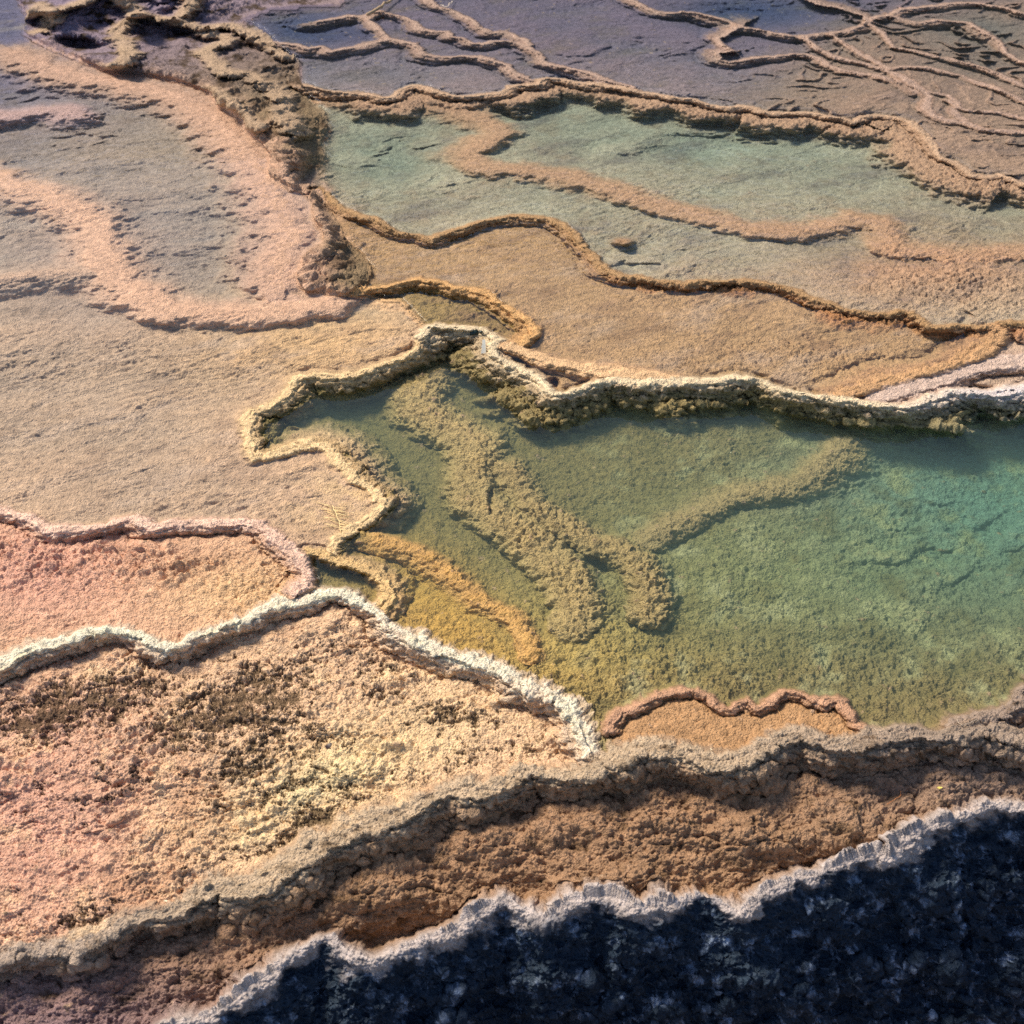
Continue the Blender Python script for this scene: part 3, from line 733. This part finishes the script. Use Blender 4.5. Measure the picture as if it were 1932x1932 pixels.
tint(blob(1000, 1560, 500, 80, -8) * isl(BS), C(172, 136, 106), .6)
tint(sstep(-.1, .5, mott) * isl(UB), C(196, 178, 150), .6)
tint(blob(1750, 500, 300, 80) * isl(UB), C(176, 140, 112), .9)
tint(sstep(1500, 1700, U + V) * isl(FARZ) * sstep(60, 160, V + .2 * U - 250), C(158, 134, 112), .8)
tint(sstep(.0, .5, mott2 + .5 * mott) * isl(GP), C(120, 108, 66), .6)
tint(sstep(.0, .5, -mott2 + .4 * mott) * isl(GP) * sstep(1000, 1300, U), C(188, 182, 142), .75)
tint(sstep(.0, .5, mott2 - .4 * mott) * isl(LT, UB, BT), C(160, 130, 104), .45)
tint(sstep(-.1, .4, fbm(XA * 2.4, YA * 5.5, 5, 391, .65)) * isl(BT, SP_), C(142, 112, 84), .7)
tint(sstep(.0, .4, fbm(XA * 2.0 + 9, YA * 5.0, 5, 395, .65)) * isl(BT), C(190, 164, 138), .6)
tint(sstep(.0, .45, fbm(XA * 2.0 + 3, YA * 5.0 + 4, 5, 397, .65)) * isl(LT), C(214, 184, 156), .5)
tint(sstep(.0, .45, fbm(XA * 1.8 + 3, YA * 4.0 - 4, 5, 399, .65)) * isl(UB, FARZ), C(128, 112, 104), .6)
# features
for k, t in sub_t.items():
    tint(sstep(.1, .9, t + .35 * crust * t + .25 * mott2), {'snake': C(182, 160, 110), 'branch': C(176, 154, 106), 'spur': C(172, 150, 108), 'ochre': C(204, 162, 100), 'meander': C(190, 152, 120), 'west': C(224, 182, 150), 'westarm': C(208, 174, 146),
             'westblob': C(200, 168, 160), 'shelf': C(208, 170, 144)}[k], .9)
tint(tw, C(150, 134, 92), .8)
tint(tl, C(132, 120, 74), .85)
tint(tl2, C(150, 134, 84), .7)
tint(tu, C(170, 138, 112), .8)
tint(to, C(176, 124, 82), .8)
tint(mound, C(150, 116, 84), .8)
rc = {'orange': C(178, 144, 104), 'white_top': C(232, 212, 176), 'cream': C(228, 190, 146), 'lip': C(236, 206, 158), 'pink': C(236, 200, 178), 'white_low': C(248, 230, 204), 'grey': C(196, 174, 146),
      'grey_spur': C(160, 142, 128), 'pan': C(196, 154, 124), 'small': C(214, 170, 116), 'ramp': C(198, 158, 116), 'ramp2': C(210, 186, 170), 'plate': C(222, 188, 134), 'upper': C(196, 166, 138)}
for k, t in rims.items():
    cc = rc.get(k, C(180, 154, 138))
    tint(sstep(.15, .5, t + .3 * crust + .25 * nz2), cc * F32(.55) + C(170, 130, 100) * F32(.35), .75)
    tint(sstep(.62, .85, t + .2 * crust + .2 * nz2), cc, .95)
tint(rims['white_top'] * sstep(1600, 1900, U), C(214, 206, 210), .8)
tint(rims['grey'] * sstep(560, 0, U), C(172, 156, 146), .7)
tint(rims['grey'] * sstep(1200, 1800, U), C(150, 134, 122), .8)
STAIN = C(66, 50, 28)
tint(np.where(REG == PS, sstep(.05, .5, mott2), 0), C(244, 210, 164), .5)
tint(np.where(REG == PS, sstep(.1, .5, -mott), 0), C(196, 144, 108), .45)
tint(pitn, STAIN, .82)
alg = sstep(0.0, .5, fbm(cx_ * 11, cy_ * 15, 5, 221, .7) + .15 * mott)
tint(np.where(REG == BS, alg, 0), C(92, 70, 46), .75)
tint(np.where(REG == LL, alg * blob(220, 1075, 330, 45, 6), 0), C(150, 100, 74), .7)
tint(np.where(oc, sstep(-.1, .45, mott2 + .4 * crust) * sstep(300, 150, V), 0), C(48, 40, 34), .95)
tint(np.where(oc, sstep(.0, .4, mott2 + .3 * crust), 0), C(84, 64, 44), .7)
tint(veinw * .9, C(186, 160, 132))
# front ledge: blue-black shade painted on the face below a pale crest
tint(np.where(drm, 1.0, tback), C(184, 172, 166))
spk = sstep(.06, .42, fbm(cx_ * 15, cy_ * 11, 6, 231, .78))
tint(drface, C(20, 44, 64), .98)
tint(drface * spk, C(156, 174, 200), .8)  # bluish highlights painted as blotches on the shaded face
COL *= (1 + 0.10 * mott + 0.08 * mott2 + 0.05 * crust)[..., None]
COL = np.clip(COL, 0.004, 0.85)

# ------------------------------------------------------------------ materials
def new_mat(name):
    m = bpy.data.materials.new(name)
    m.use_nodes = True
    m.node_tree.nodes.clear()
    return m, m.node_tree.nodes, m.node_tree.links


def mineral(name, rough=0.75, spec=0.25, bump=0.35, wetness=0.0):
    m, n, l = new_mat(name)
    o = n.new("ShaderNodeOutputMaterial")
    b = n.new("ShaderNodeBsdfPrincipled")
    at_ = n.new("ShaderNodeAttribute")
    at_.attribute_name = "mineral"
    geo = n.new("ShaderNodeNewGeometry")
    n1 = n.new("ShaderNodeTexNoise")
    n1.inputs["Scale"].default_value = 210
    n1.inputs["Detail"].default_value = 4
    n1.inputs["Roughness"].default_value = 0.7
    n2 = n.new("ShaderNodeTexNoise")
    n2.inputs["Scale"].default_value = 34
    n2.inputs["Detail"].default_value = 6
    n2.inputs["Roughness"].default_value = 0.7
    l.new(geo.outputs["Position"], n1.inputs["Vector"])
    l.new(geo.outputs["Position"], n2.inputs["Vector"])
    add = n.new("ShaderNodeMath")
    add.operation = 'ADD'
    l.new(n1.outputs[0], add.inputs[0])
    l.new(n2.outputs[0], add.inputs[1])
    mr = n.new("ShaderNodeMapRange")
    mr.inputs[1].default_value = 0.7
    mr.inputs[2].default_value = 1.3
    mr.inputs[3].default_value = 0.48
    mr.inputs[4].default_value = 1.48
    l.new(add.outputs[0], mr.inputs[0])
    mul = n.new("ShaderNodeVectorMath")
    mul.operation = 'SCALE'
    l.new(at_.outputs["Color"], mul.inputs[0])
    l.new(mr.outputs[0], mul.inputs["Scale"])
    l.new(mul.outputs[0], b.inputs["Base Color"])
    b.inputs["Roughness"].default_value = rough
    b.inputs["Specular IOR Level"].default_value = spec
    bp = n.new("ShaderNodeBump")
    bp.inputs["Strength"].default_value = bump
    bp.inputs["Distance"].default_value = 0.007
    vo = n.new("ShaderNodeTexVoronoi")
    vo.inputs["Scale"].default_value = 150
    vo.inputs["Detail"].default_value = 1.0
    l.new(geo.outputs["Position"], vo.inputs["Vector"])
    sub = n.new("ShaderNodeMath")
    sub.operation = 'SUBTRACT'
    l.new(n1.outputs[0], sub.inputs[0])
    l.new(vo.outputs["Distance"], sub.inputs[1])
    l.new(sub.outputs[0], bp.inputs["Height"])
    l.new(bp.outputs[0], b.inputs["Normal"])
    l.new(b.outputs[0], o.inputs[0])
    return m


M_GROUND = mineral("travertine", 0.75, 0.2, 0.8)
M_DARK = mineral("shade_painted_rock", 0.6, 0.3, 0.6)  # for the front ledge, whose colour holds painted shade


def water_mat(name, absorb, density, scatter=None, sdens=0.0, ripple=0.02, scale=9.0):
    m, n, l = new_mat(name)
    o = n.new("ShaderNodeOutputMaterial")
    tr = n.new("ShaderNodeBsdfTransparent")
    gl = n.new("ShaderNodeBsdfGlossy")
    gl.inputs["Roughness"].default_value = 0.03
    fr = n.new("ShaderNodeFresnel")
    fr.inputs["IOR"].default_value = 1.33
    geo = n.new("ShaderNodeNewGeometry")
    io = n.new("ShaderNodeMapRange")          # seen from below the surface must not turn into a full mirror: no bending is modelled
    io.inputs[3].default_value = 1.33
    io.inputs[4].default_value = 1 / 1.33
    l.new(geo.outputs["Backfacing"], io.inputs[0])
    l.new(io.outputs[0], fr.inputs["IOR"])
    nz = n.new("ShaderNodeTexNoise")
    nz.inputs["Scale"].default_value = scale
    nz.inputs["Detail"].default_value = 3
    l.new(geo.outputs["Position"], nz.inputs["Vector"])
    bp = n.new("ShaderNodeBump")
    bp.inputs["Strength"].default_value = 0.5
    bp.inputs["Distance"].default_value = ripple
    l.new(nz.outputs[0], bp.inputs["Height"])
    l.new(bp.outputs[0], gl.inputs["Normal"])
    l.new(bp.outputs[0], fr.inputs["Normal"])
    mx = n.new("ShaderNodeMixShader")
    top = n.new("ShaderNodeAttribute")        # the open surface mirrors the sky; the buried bed and sides of the body do not
    top.attribute_name = "open_surface"
    mm = n.new("ShaderNodeMath")
    mm.operation = 'MULTIPLY'
    l.new(fr.outputs[0], mm.inputs[0])
    l.new(top.outputs["Fac"], mm.inputs[1])
    l.new(mm.outputs[0], mx.inputs[0])
    l.new(tr.outputs[0], mx.inputs[1])
    l.new(gl.outputs[0], mx.inputs[2])
    l.new(mx.outputs[0], o.inputs[0])
    va_ = n.new("ShaderNodeVolumeAbsorption")
    va_.inputs["Color"].default_value = (*absorb, 1)
    va_.inputs["Density"].default_value = density
    out = va_.outputs[0]
    if sdens > 0:
        vs_ = n.new("ShaderNodeVolumeScatter")
        vs_.inputs["Color"].default_value = (*scatter, 1)
        vs_.inputs["Density"].default_value = sdens
        ad = n.new("ShaderNodeAddShader")
        l.new(va_.outputs[0], ad.inputs[0])
        l.new(vs_.outputs[0], ad.inputs[1])
        out = ad.outputs[0]
    l.new(out, o.inputs["Volume"])
    return m


# ------------------------------------------------------------------ meshes
def link(name, me, mat, kind=None, label=None, cat=None, group=None, parent=None):
    o = bpy.data.objects.new(name, me)
    S.collection.objects.link(o)
    if mat:
        me.materials.append(mat)
    if kind:
        o["kind"] = kind
    if label:
        o["label"] = label
    if cat:
        o["category"] = cat
    if group:
        o["group"] = group
    if parent:
        o.parent = parent
    return o


def mesh_from(name, verts, faces, smooth=True):
    me = bpy.data.meshes.new(name)
    k = faces.shape[1]
    me.vertices.add(len(verts))
    me.vertices.foreach_set("co", np.ascontiguousarray(verts, dtype=F32).ravel())
    me.loops.add(faces.size)
    me.loops.foreach_set("vertex_index", np.ascontiguousarray(faces, dtype=np.int32).ravel())
    me.polygons.add(len(faces))
    me.polygons.foreach_set("loop_start", np.arange(0, faces.size, k, dtype=np.int32))
    if smooth:
        me.polygons.foreach_set("use_smooth", np.ones(len(faces), dtype=bool))
    me.update(calc_edges=True)
    return me


IDX = np.arange(NV * NU, dtype=np.int64).reshape(NV, NU)
QUADS = np.stack([IDX[:-1, :-1], IDX[1:, :-1], IDX[1:, 1:], IDX[:-1, 1:]], -1).reshape(-1, 4)
FID = OID[:-1, :-1].ravel()
PV = P.reshape(-1, 3)
NVV = NF.reshape(-1, 3)
CV = COL.reshape(-1, 3)


def terrain_piece(i, name, mat, **kw):
    q = QUADS[FID == i]
    if not len(q):
        return None
    vid, inv = np.unique(q.ravel(), return_inverse=True)
    pts = PV[vid]
    if i:
        org = np.array([pts[:, 0].mean(), pts[:, 1].mean(), pts[:, 2].min()])
    else:
        org = np.zeros(3)
    me = mesh_from(name, pts - org, inv.reshape(-1, 4))
    a = me.attributes.new("mineral", 'FLOAT_COLOR', 'POINT')
    c4 = np.ones((len(vid), 4), dtype=F32)
    c4[:, :3] = CV[vid]
    a.data.foreach_set("color", c4.ravel())
    me.normals_split_custom_set_from_vertices(NVV[vid].astype(F32))
    o = link(name, me, mat, **kw)
    o.location = org
    return o


terrain_piece(0, "ground", M_GROUND, kind="structure", label="pale crusted travertine terraces stepping down towards the viewer")
for i, (nm, lb, ct, gr) in things.items():
    terrain_piece(i, nm, M_DARK if nm == 'shade_painted_ledge' else M_GROUND, label=lb, cat=ct, group=gr)

# ------------------------------------------------------------------ hillside added out of view to darken the reflections in the far pools
ga = np.linspace(-75, 75, 121)
gd = np.linspace(0, 1, 15)
GA, GD = np.meshgrid(ga, gd)
ry_ = 70 + 60 * GD
hx = ry_ * np.sin(np.radians(GA))
hy = ry_ * np.cos(np.radians(GA))
hz = 1.0 + (62 + 10 * fbm(GA.astype(F32) * .05, GD.astype(F32) * 1.5, 4, 501)) * GD ** 0.8 + 2.5 * fbm(GA.astype(F32) * .6, GD.astype(F32) * 9, 3, 511) * GD
ih = np.arange(GA.size).reshape(GA.shape)
hq = np.stack([ih[:-1, :-1], ih[:-1, 1:], ih[1:, 1:], ih[1:, :-1]], -1).reshape(-1, 4)
M_HILL, n_, l_ = new_mat("added_dark_hillside")
o_ = n_.new("ShaderNodeOutputMaterial")
b_ = n_.new("ShaderNodeBsdfPrincipled")
z_ = n_.new("ShaderNodeTexNoise")
z_.inputs["Scale"].default_value = 60
z_.inputs["Detail"].default_value = 6
r_ = n_.new("ShaderNodeValToRGB")
r_.color_ramp.elements[0].color = (0.015, 0.022, 0.028, 1)
r_.color_ramp.elements[1].color = (0.07, 0.085, 0.075, 1)
l_.new(z_.outputs[0], r_.inputs[0])
l_.new(r_.outputs[0], b_.inputs["Base Color"])
b_.inputs["Roughness"].default_value = 0.9
l_.new(b_.outputs[0], o_.inputs[0])
link("added_hills", mesh_from("added_hills", np.stack([hx.ravel(), hy.ravel(), hz.ravel()], -1), hq), M_HILL, kind="structure", label="unseen dark wooded hillside added to darken the far pool reflections")

# ------------------------------------------------------------------ water
KW = 4
iu = np.unique(np.concatenate([np.arange(0, NU, KW), [NU - 1]]))
iv = np.unique(np.concatenate([np.arange(0, NV, KW), [NV - 1]]))


HP = P[..., 2].astype(F32)
for ax in (0, 1):
    q = HP.copy()
    for k in range(1, KW + 1):
        for sgn in (-k, k):
            q = np.minimum(q, np.roll(HP, sgn, ax))
    HP = q


def water(mask, Z, label, mat, depth):
    sub = np.ix_(iv, iu)
    mk = mask[sub]
    z = Z[sub]
    x, y = at(U[sub], V[sub], z)
    hmin = HP[sub]
    zb = np.clip(np.minimum(hmin, z) - 0.02, z - depth, z - 0.003)
    f = mk[:-1, :-1] & mk[1:, :-1] & mk[1:, 1:] & mk[:-1, 1:]
    n0, n1 = mk.shape
    ID = np.arange(n0 * n1).reshape(n0, n1)
    a, b, c, d = ID[:-1, :-1], ID[1:, :-1], ID[1:, 1:], ID[:-1, 1:]
    top = np.stack([a, b, c, d], -1)[f]
    n = n0 * n1
    faces = [top, top[:, ::-1] + n]
    fp = np.pad(f, 1)
    for (di, dj, e0, e1) in ((0, -1, a, b), (1, 0, b, c), (0, 1, c, d), (-1, 0, d, a)):
        nb = fp[1 + di:1 + di + f.shape[0], 1 + dj:1 + dj + f.shape[1]]
        m = f & ~nb
        faces.append(np.stack([e1[m], e0[m], e0[m] + n, e1[m] + n], -1))
    faces = np.concatenate(faces)
    xb, yb = x, y                     # the bed lies straight below the surface
    v = np.concatenate([np.stack([x.ravel(), y.ravel(), z.ravel()], -1), np.stack([xb.ravel(), yb.ravel(), zb.ravel()], -1)])
    vid, inv = np.unique(faces.ravel(), return_inverse=True)
    me = mesh_from("water", v[vid], inv.reshape(-1, 4), smooth=False)
    a_ = me.attributes.new("open_surface", 'FLOAT', 'FACE')
    fl_ = np.zeros(len(faces), dtype=F32)
    fl_[:len(top)] = 1.0
    a_.data.foreach_set("value", fl_)
    return link("water", me, mat, kind="structure", label=label)


water(REG == GP, Z_GP, "still green water of the deep middle pool", water_mat("green_water", (0.56, 0.76, 0.60), 4.4, (0.60, 0.88, 0.78), 0.9, ripple=0.004), 0.42)
water(REG == UB, Z_UB, "blue-grey water of the wide pool above the orange rim", water_mat("blue_water", (0.50, 0.82, 0.90), 3.6, ripple=0.010, scale=14), 0.2)
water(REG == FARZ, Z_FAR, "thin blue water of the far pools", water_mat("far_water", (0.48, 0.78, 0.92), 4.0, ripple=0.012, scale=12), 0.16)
water(REG == LT, Z_LT, "clear shallow water over the peach terrace", water_mat("clear_water", (0.58, 0.74, 0.88), 4.8, ripple=0.008, scale=16), 0.12)
water(REG == BT, Z_BT, "shallow water of the brown terrace below the orange rim", water_mat("brown_water", (0.66, 0.80, 0.74), 3.0, ripple=0.006, scale=14), 0.09)
water(REG == SP_, Z_BT - 0.018, "shallow water of the little brown pool", water_mat("little_water", (0.6, 0.8, 0.7), 3.0, ripple=0.006, scale=14), 0.09)

# ------------------------------------------------------------------ small things lying about
def simple_mat(name, col, rough=0.6, var=0.2, scale=300, transl=0.0):
    m, n, l = new_mat(name)
    o = n.new("ShaderNodeOutputMaterial")
    b = n.new("ShaderNodeBsdfPrincipled")
    nz = n.new("ShaderNodeTexNoise")
    nz.inputs["Scale"].default_value = scale
    nz.inputs["Detail"].default_value = 4
    r = n.new("ShaderNodeValToRGB")
    c = C(*col)
    r.color_ramp.elements[0].position = 0.3
    r.color_ramp.elements[1].position = 0.7
    r.color_ramp.elements[0].color = (*(c * (1 - var)), 1)
    r.color_ramp.elements[1].color = (*np.clip(c * (1 + var), 0, 1), 1)
    l.new(nz.outputs[0], r.inputs[0])
    l.new(r.outputs[0], b.inputs["Base Color"])
    b.inputs["Roughness"].default_value = rough
    l.new(b.outputs[0], o.inputs[0])
    return m


def ground_at(u, v):
    i = int(np.clip(np.searchsorted(va, v), 0, NV - 1))
    j = int(np.clip(np.searchsorted(ua, u), 0, NU - 1))
    return P[i, j]


def tube(name, pts, rad, mat, sides=6, **kw):
    pts = [np.array(p, dtype=np.float64) for p in pts]
    org = pts[0].copy()
    vs, fs = [], []
    n = len(pts)
    for i, p in enumerate(pts):
        d = pts[min(i + 1, n - 1)] - pts[max(i - 1, 0)]
        d /= np.linalg.norm(d) + 1e-9
        a = np.cross(d, (0, 0, 1.0))
        a /= np.linalg.norm(a) + 1e-9
        b = np.cross(a, d)
        r = rad[i] if hasattr(rad, '__len__') else rad
        for k in range(sides):
            t = 2 * math.pi * k / sides
            vs.append(p - org + r * (a * math.cos(t) + b * math.sin(t)))
    for i in range(n - 1):
        for k in range(sides):
            k2 = (k + 1) % sides
            fs.append((i * sides + k, i * sides + k2, (i + 1) * sides + k2, (i + 1) * sides + k))
    me = bpy.data.meshes.new(name)
    me.from_pydata([tuple(v) for v in vs], [], fs + [tuple(range(sides))[::-1], tuple(range((n - 1) * sides, n * sides))])
    for p in me.polygons:
        p.use_smooth = True
    o = link(name, me, mat, **kw)
    par = kw.get('parent')
    o.location = org - (np.array(par.location) if par else 0)
    return o


def lying(path, lift, steps=5):
    """a line of points resting on the ground"""
    out = []
    for (u0, v0), (u1, v1) in zip(path[:-1], path[1:]):
        for k in range(steps):
            t = k / steps
            out.append(ground_at(u0 + (u1 - u0) * t, v0 + (v1 - v0) * t))
    out.append(ground_at(*path[-1]))
    out = np.array(out)
    z = out[:, 2].copy()
    for _ in range(3):
        z = np.maximum(z, np.convolve(np.pad(z, 1, 'edge'), [.25, .5, .25], 'valid'))
    out[:, 2] = z + lift
    return out


def lumpstone(name, u, v, sx, sy, sz, rot, mat, seed=0, lift=0.3, **kw):
    import bmesh
    bm = bmesh.new()
    bmesh.ops.create_icosphere(bm, subdivisions=4, radius=1.0)
    r = np.random.RandomState(seed)
    ks = r.randn(7, 3) * 2.2
    ph = r.rand(7) * 6
    for vt in bm.verts:
        c = np.array(vt.co)
        s = 1 + 0.07 * sum(math.sin(float(ks[i] @ c) + ph[i]) for i in range(7)) / 1.6
        vt.co = Vector((c[0] * sx * s, c[1] * sy * s, c[2] * sz * s))
    me = bpy.data.meshes.new(name)
    bm.to_mesh(me)
    bm.free()
    for p in me.polygons:
        p.use_smooth = True
    o = link(name, me, mat, **kw)
    g = ground_at(u, v)
    o.location = (g[0], g[1], g[2] + sz * lift)
    o.rotation_euler = (0, 0, rot)
    return o


def sheet(name, outline, u, v, size, rot, curl, mat, thick=0.0008, lift=0.004, **kw):
    """a thin curled piece: outline in unit coordinates, filled as a fan of rings and given thickness"""
    rings = 5
    n = len(outline)
    vs, fs = [], []
    for side in (1, -1):
        for k in range(rings + 1):
            t = k / rings
            for (a, b) in outline:
                x, y = a * t * size, b * t * size
                z = curl * size * ((a * t) ** 2 - 0.5 * (b * t) ** 2 + 0.3 * a * t * b * t) + side * thick * 0.5
                vs.append((x, y, z))
    off = (rings + 1) * n
    for s_ in (0, 1):
        for k in range(rings):
            for i in range(n):
                j = (i + 1) % n
                q = (k * n + i, (k + 1) * n + i, (k + 1) * n + j, k * n + j)
                q = tuple(x + s_ * off for x in q)
                if k == 0:
                    q = (s_ * off, q[1], q[2])
                fs.append(q if s_ == 0 else q[::-1])
    for i in range(n):
        j = (i + 1) % n
        fs.append((rings * n + i, off + rings * n + i, off + rings * n + j, rings * n + j))
    me = bpy.data.meshes.new(name)
    me.from_pydata(vs, [], fs)
    me.update()
    o = link(name, me, mat, **kw)
    g = ground_at(u, v)
    o.location = (g[0], g[1], g[2] + lift)
    o.rotation_euler = (rot[0], rot[1], rot[2])
    return o


oval = [(math.cos(t) * (1 if math.cos(t) < 0.3 else 1.08), 0.62 * math.sin(t)) for t in np.linspace(0, 2 * math.pi, 22)[:-1]]
lf = sheet("leaf", oval, 620, 1410, 0.0115, (0.1, -0.1, 0.65), 0.25, simple_mat("dark_leaf", (44, 22, 20), .5, .3), lift=0.006,
           label="small dark brown oval leaf lying on the pink slope", cat="leaf")
stem_pts = [np.array(lf.location) + np.array([math.cos(.65), math.sin(.65), 0]) * t + np.array([0, 0, .004 * t / .02]) for t in (0.010, 0.014, 0.019)]
tube("stalk", stem_pts, 0.0006, simple_mat("leaf_stalk", (60, 36, 28)), parent=lf)

tube("pine_needle", lying([(1672, 1519), (1683, 1512), (1694, 1504), (1700, 1499), (1700, 1493), (1699, 1490)], 0.004), [0.0009] * 8 + [0.0011] * 10 + [0.0009] * 8, simple_mat("orange_needle", (226, 150, 92), .45, .15),
     label="bent orange pine needle on the dark brown slope above the ledge", cat="pine needle")
flake = [(1, .1), (.7, .5), (.35, .35), (.1, .55), (-.3, .5), (-.6, .35), (-1, .3), (-.8, -.1), (-.35, -.15), (-.2, -.55), (.05, -.2), (.5, -.2), (.8, -.1)]
sheet("petal", flake, 1768, 1494, 0.0085, (0.2, 0.1, 0.15), 0.15, simple_mat("yellow_petal", (240, 218, 110), .5, .1), lift=0.005, label="tiny bright yellow petal on the brown slope near the dark ledge", cat="petal")
tag_out = [(-.35, 1), (.3, 1), (.33, .3), (.42, -.5), (.5, -1), (-.75, -1), (-.45, -.3), (-.62, -.05), (-.42, .2)]
sheet("plastic_tag", [(a * .62, b) for a, b in tag_out], 914, 660, 0.030, (0.75, 0.05, 0.05), 0.06, simple_mat("white_plastic", (222, 220, 206), .35, .05), thick=0.002, lift=0.016,
      label="small whitish plastic tag standing at the rim above the green pool", cat="tag")
sg = simple_mat("green_black_stone", (18, 42, 38), .45, .4)
lumpstone("pebble", 894, 628, .017, .012, .010, .3, sg, 3, label="larger dark green pebble stuck under the cream rim by the plastic tag", cat="pebble", group="dark green pebbles by the tag")
lumpstone("pebble", 908, 627, .008, .007, .006, .1, sg, 5, label="smaller dark green pebble stuck under the cream rim by the plastic tag", cat="pebble", group="dark green pebbles by the tag")
lumpstone("pebble", 425, 484, .0065, .005, .004, .2, simple_mat("black_stone", (10, 10, 14), .4, .3), 8, lift=.6, label="tiny black pebble alone on the peach terrace floor", cat="pebble")
tube("pine_needle", lying([(831, 15), (838, 17), (844, 17), (850, 12), (854, 6), (856, 2)], 0.02), 0.0026, simple_mat("white_needle", (236, 218, 196), .5, .1), label="curved white pine needle at the top end of a far rim", cat="pine needle")
tube("stick", lying([(692, 36), (703, 31), (716, 24), (730, 14), (742, 5), (756, -6)], 0.03, 3), [0.010] * 8 + [0.008] * 8, simple_mat("stick_wood", (166, 142, 110), .7, .25), label="short straight stick lying across the far rims", cat="stick")
tube("grass_stalk", lying([(1463, 1338), (1468, 1345), (1471, 1352), (1473, 1360), (1474, 1364)], 0.004), 0.0011, simple_mat("straw", (206, 160, 108), .6, .15), label="thin straw stalk leaning from the wavy ochre rim into the pan", cat="stalk")
tube("grass_stalk", lying([(1804, 1360), (1812, 1374), (1826, 1370), (1838, 1362), (1845, 1366)], 0.005), 0.0012, simple_mat("pale_straw", (176, 160, 142), .6, .15), label="pale looping stalk on the grey rim at the right", cat="stalk")
# dried sprig crusted on the yellow lip
spr = simple_mat("crusted_twig", (240, 214, 156), .7, .15)
sp0 = ground_at(628, 958)
root = bpy.data.objects.new("dried_sprig", None)
S.collection.objects.link(root)
root.location = sp0
root["label"] = "feathery dried sprig crusted pale yellow on the lip of the peach terrace"
root["category"] = "sprig"
stem = lying([(627, 957), (632, 968), (637, 980), (641, 992), (642, 1003)], 0.004, 4)
tube("stem", stem, 0.0018, spr, parent=root)
r_ = np.random.RandomState(4)
for k in range(1, len(stem) - 1):
    for sgn in (-1, 1):
        a = stem[k]
        L = 0.035 + 0.03 * r_.rand()
        d = np.array([sgn * L, -0.3 * L * sgn + 0.25 * L * r_.randn(), 0])
        pts = [a + d * t + np.array([0, 0, .004 * math.sin(t * 3)]) for t in (0, .35, .7, 1)]
        tube("twig", pts, [0.0013, 0.0012, 0.001, 0.0006], spr, parent=root)
# pale flecks of bark and petal scattered over the pools and slopes
fl = simple_mat("pale_fleck", (238, 222, 186), .5, .1)
for (u, v, s, where) in ((1378, 857, .005, "under the far wall of the green pool near the centre right"), (1675, 857, .005, "in the green pool just below the lumpy wall at the right"), (1746, 746, .010, "on the pale flat just behind the white rim at the right"),
                         (1128, 1080, .004, "in the blue hollow between the two winding ridges"), (312, 1706, .006, "on the grey-tan rim near its left end"), (1340, 1417, .005, "on the grey-tan rim below the ochre pan"), (71, 142, .010, "in the blue shallows left of the rock outcrop")):
    sheet("fleck", flake, u, v, s, (0.2, 0.1, u % 3), 0.2, fl, lift=0.004, label="pale fleck " + where, cat="fleck", group="pale flecks of litter")
print("verts", NV * NU)
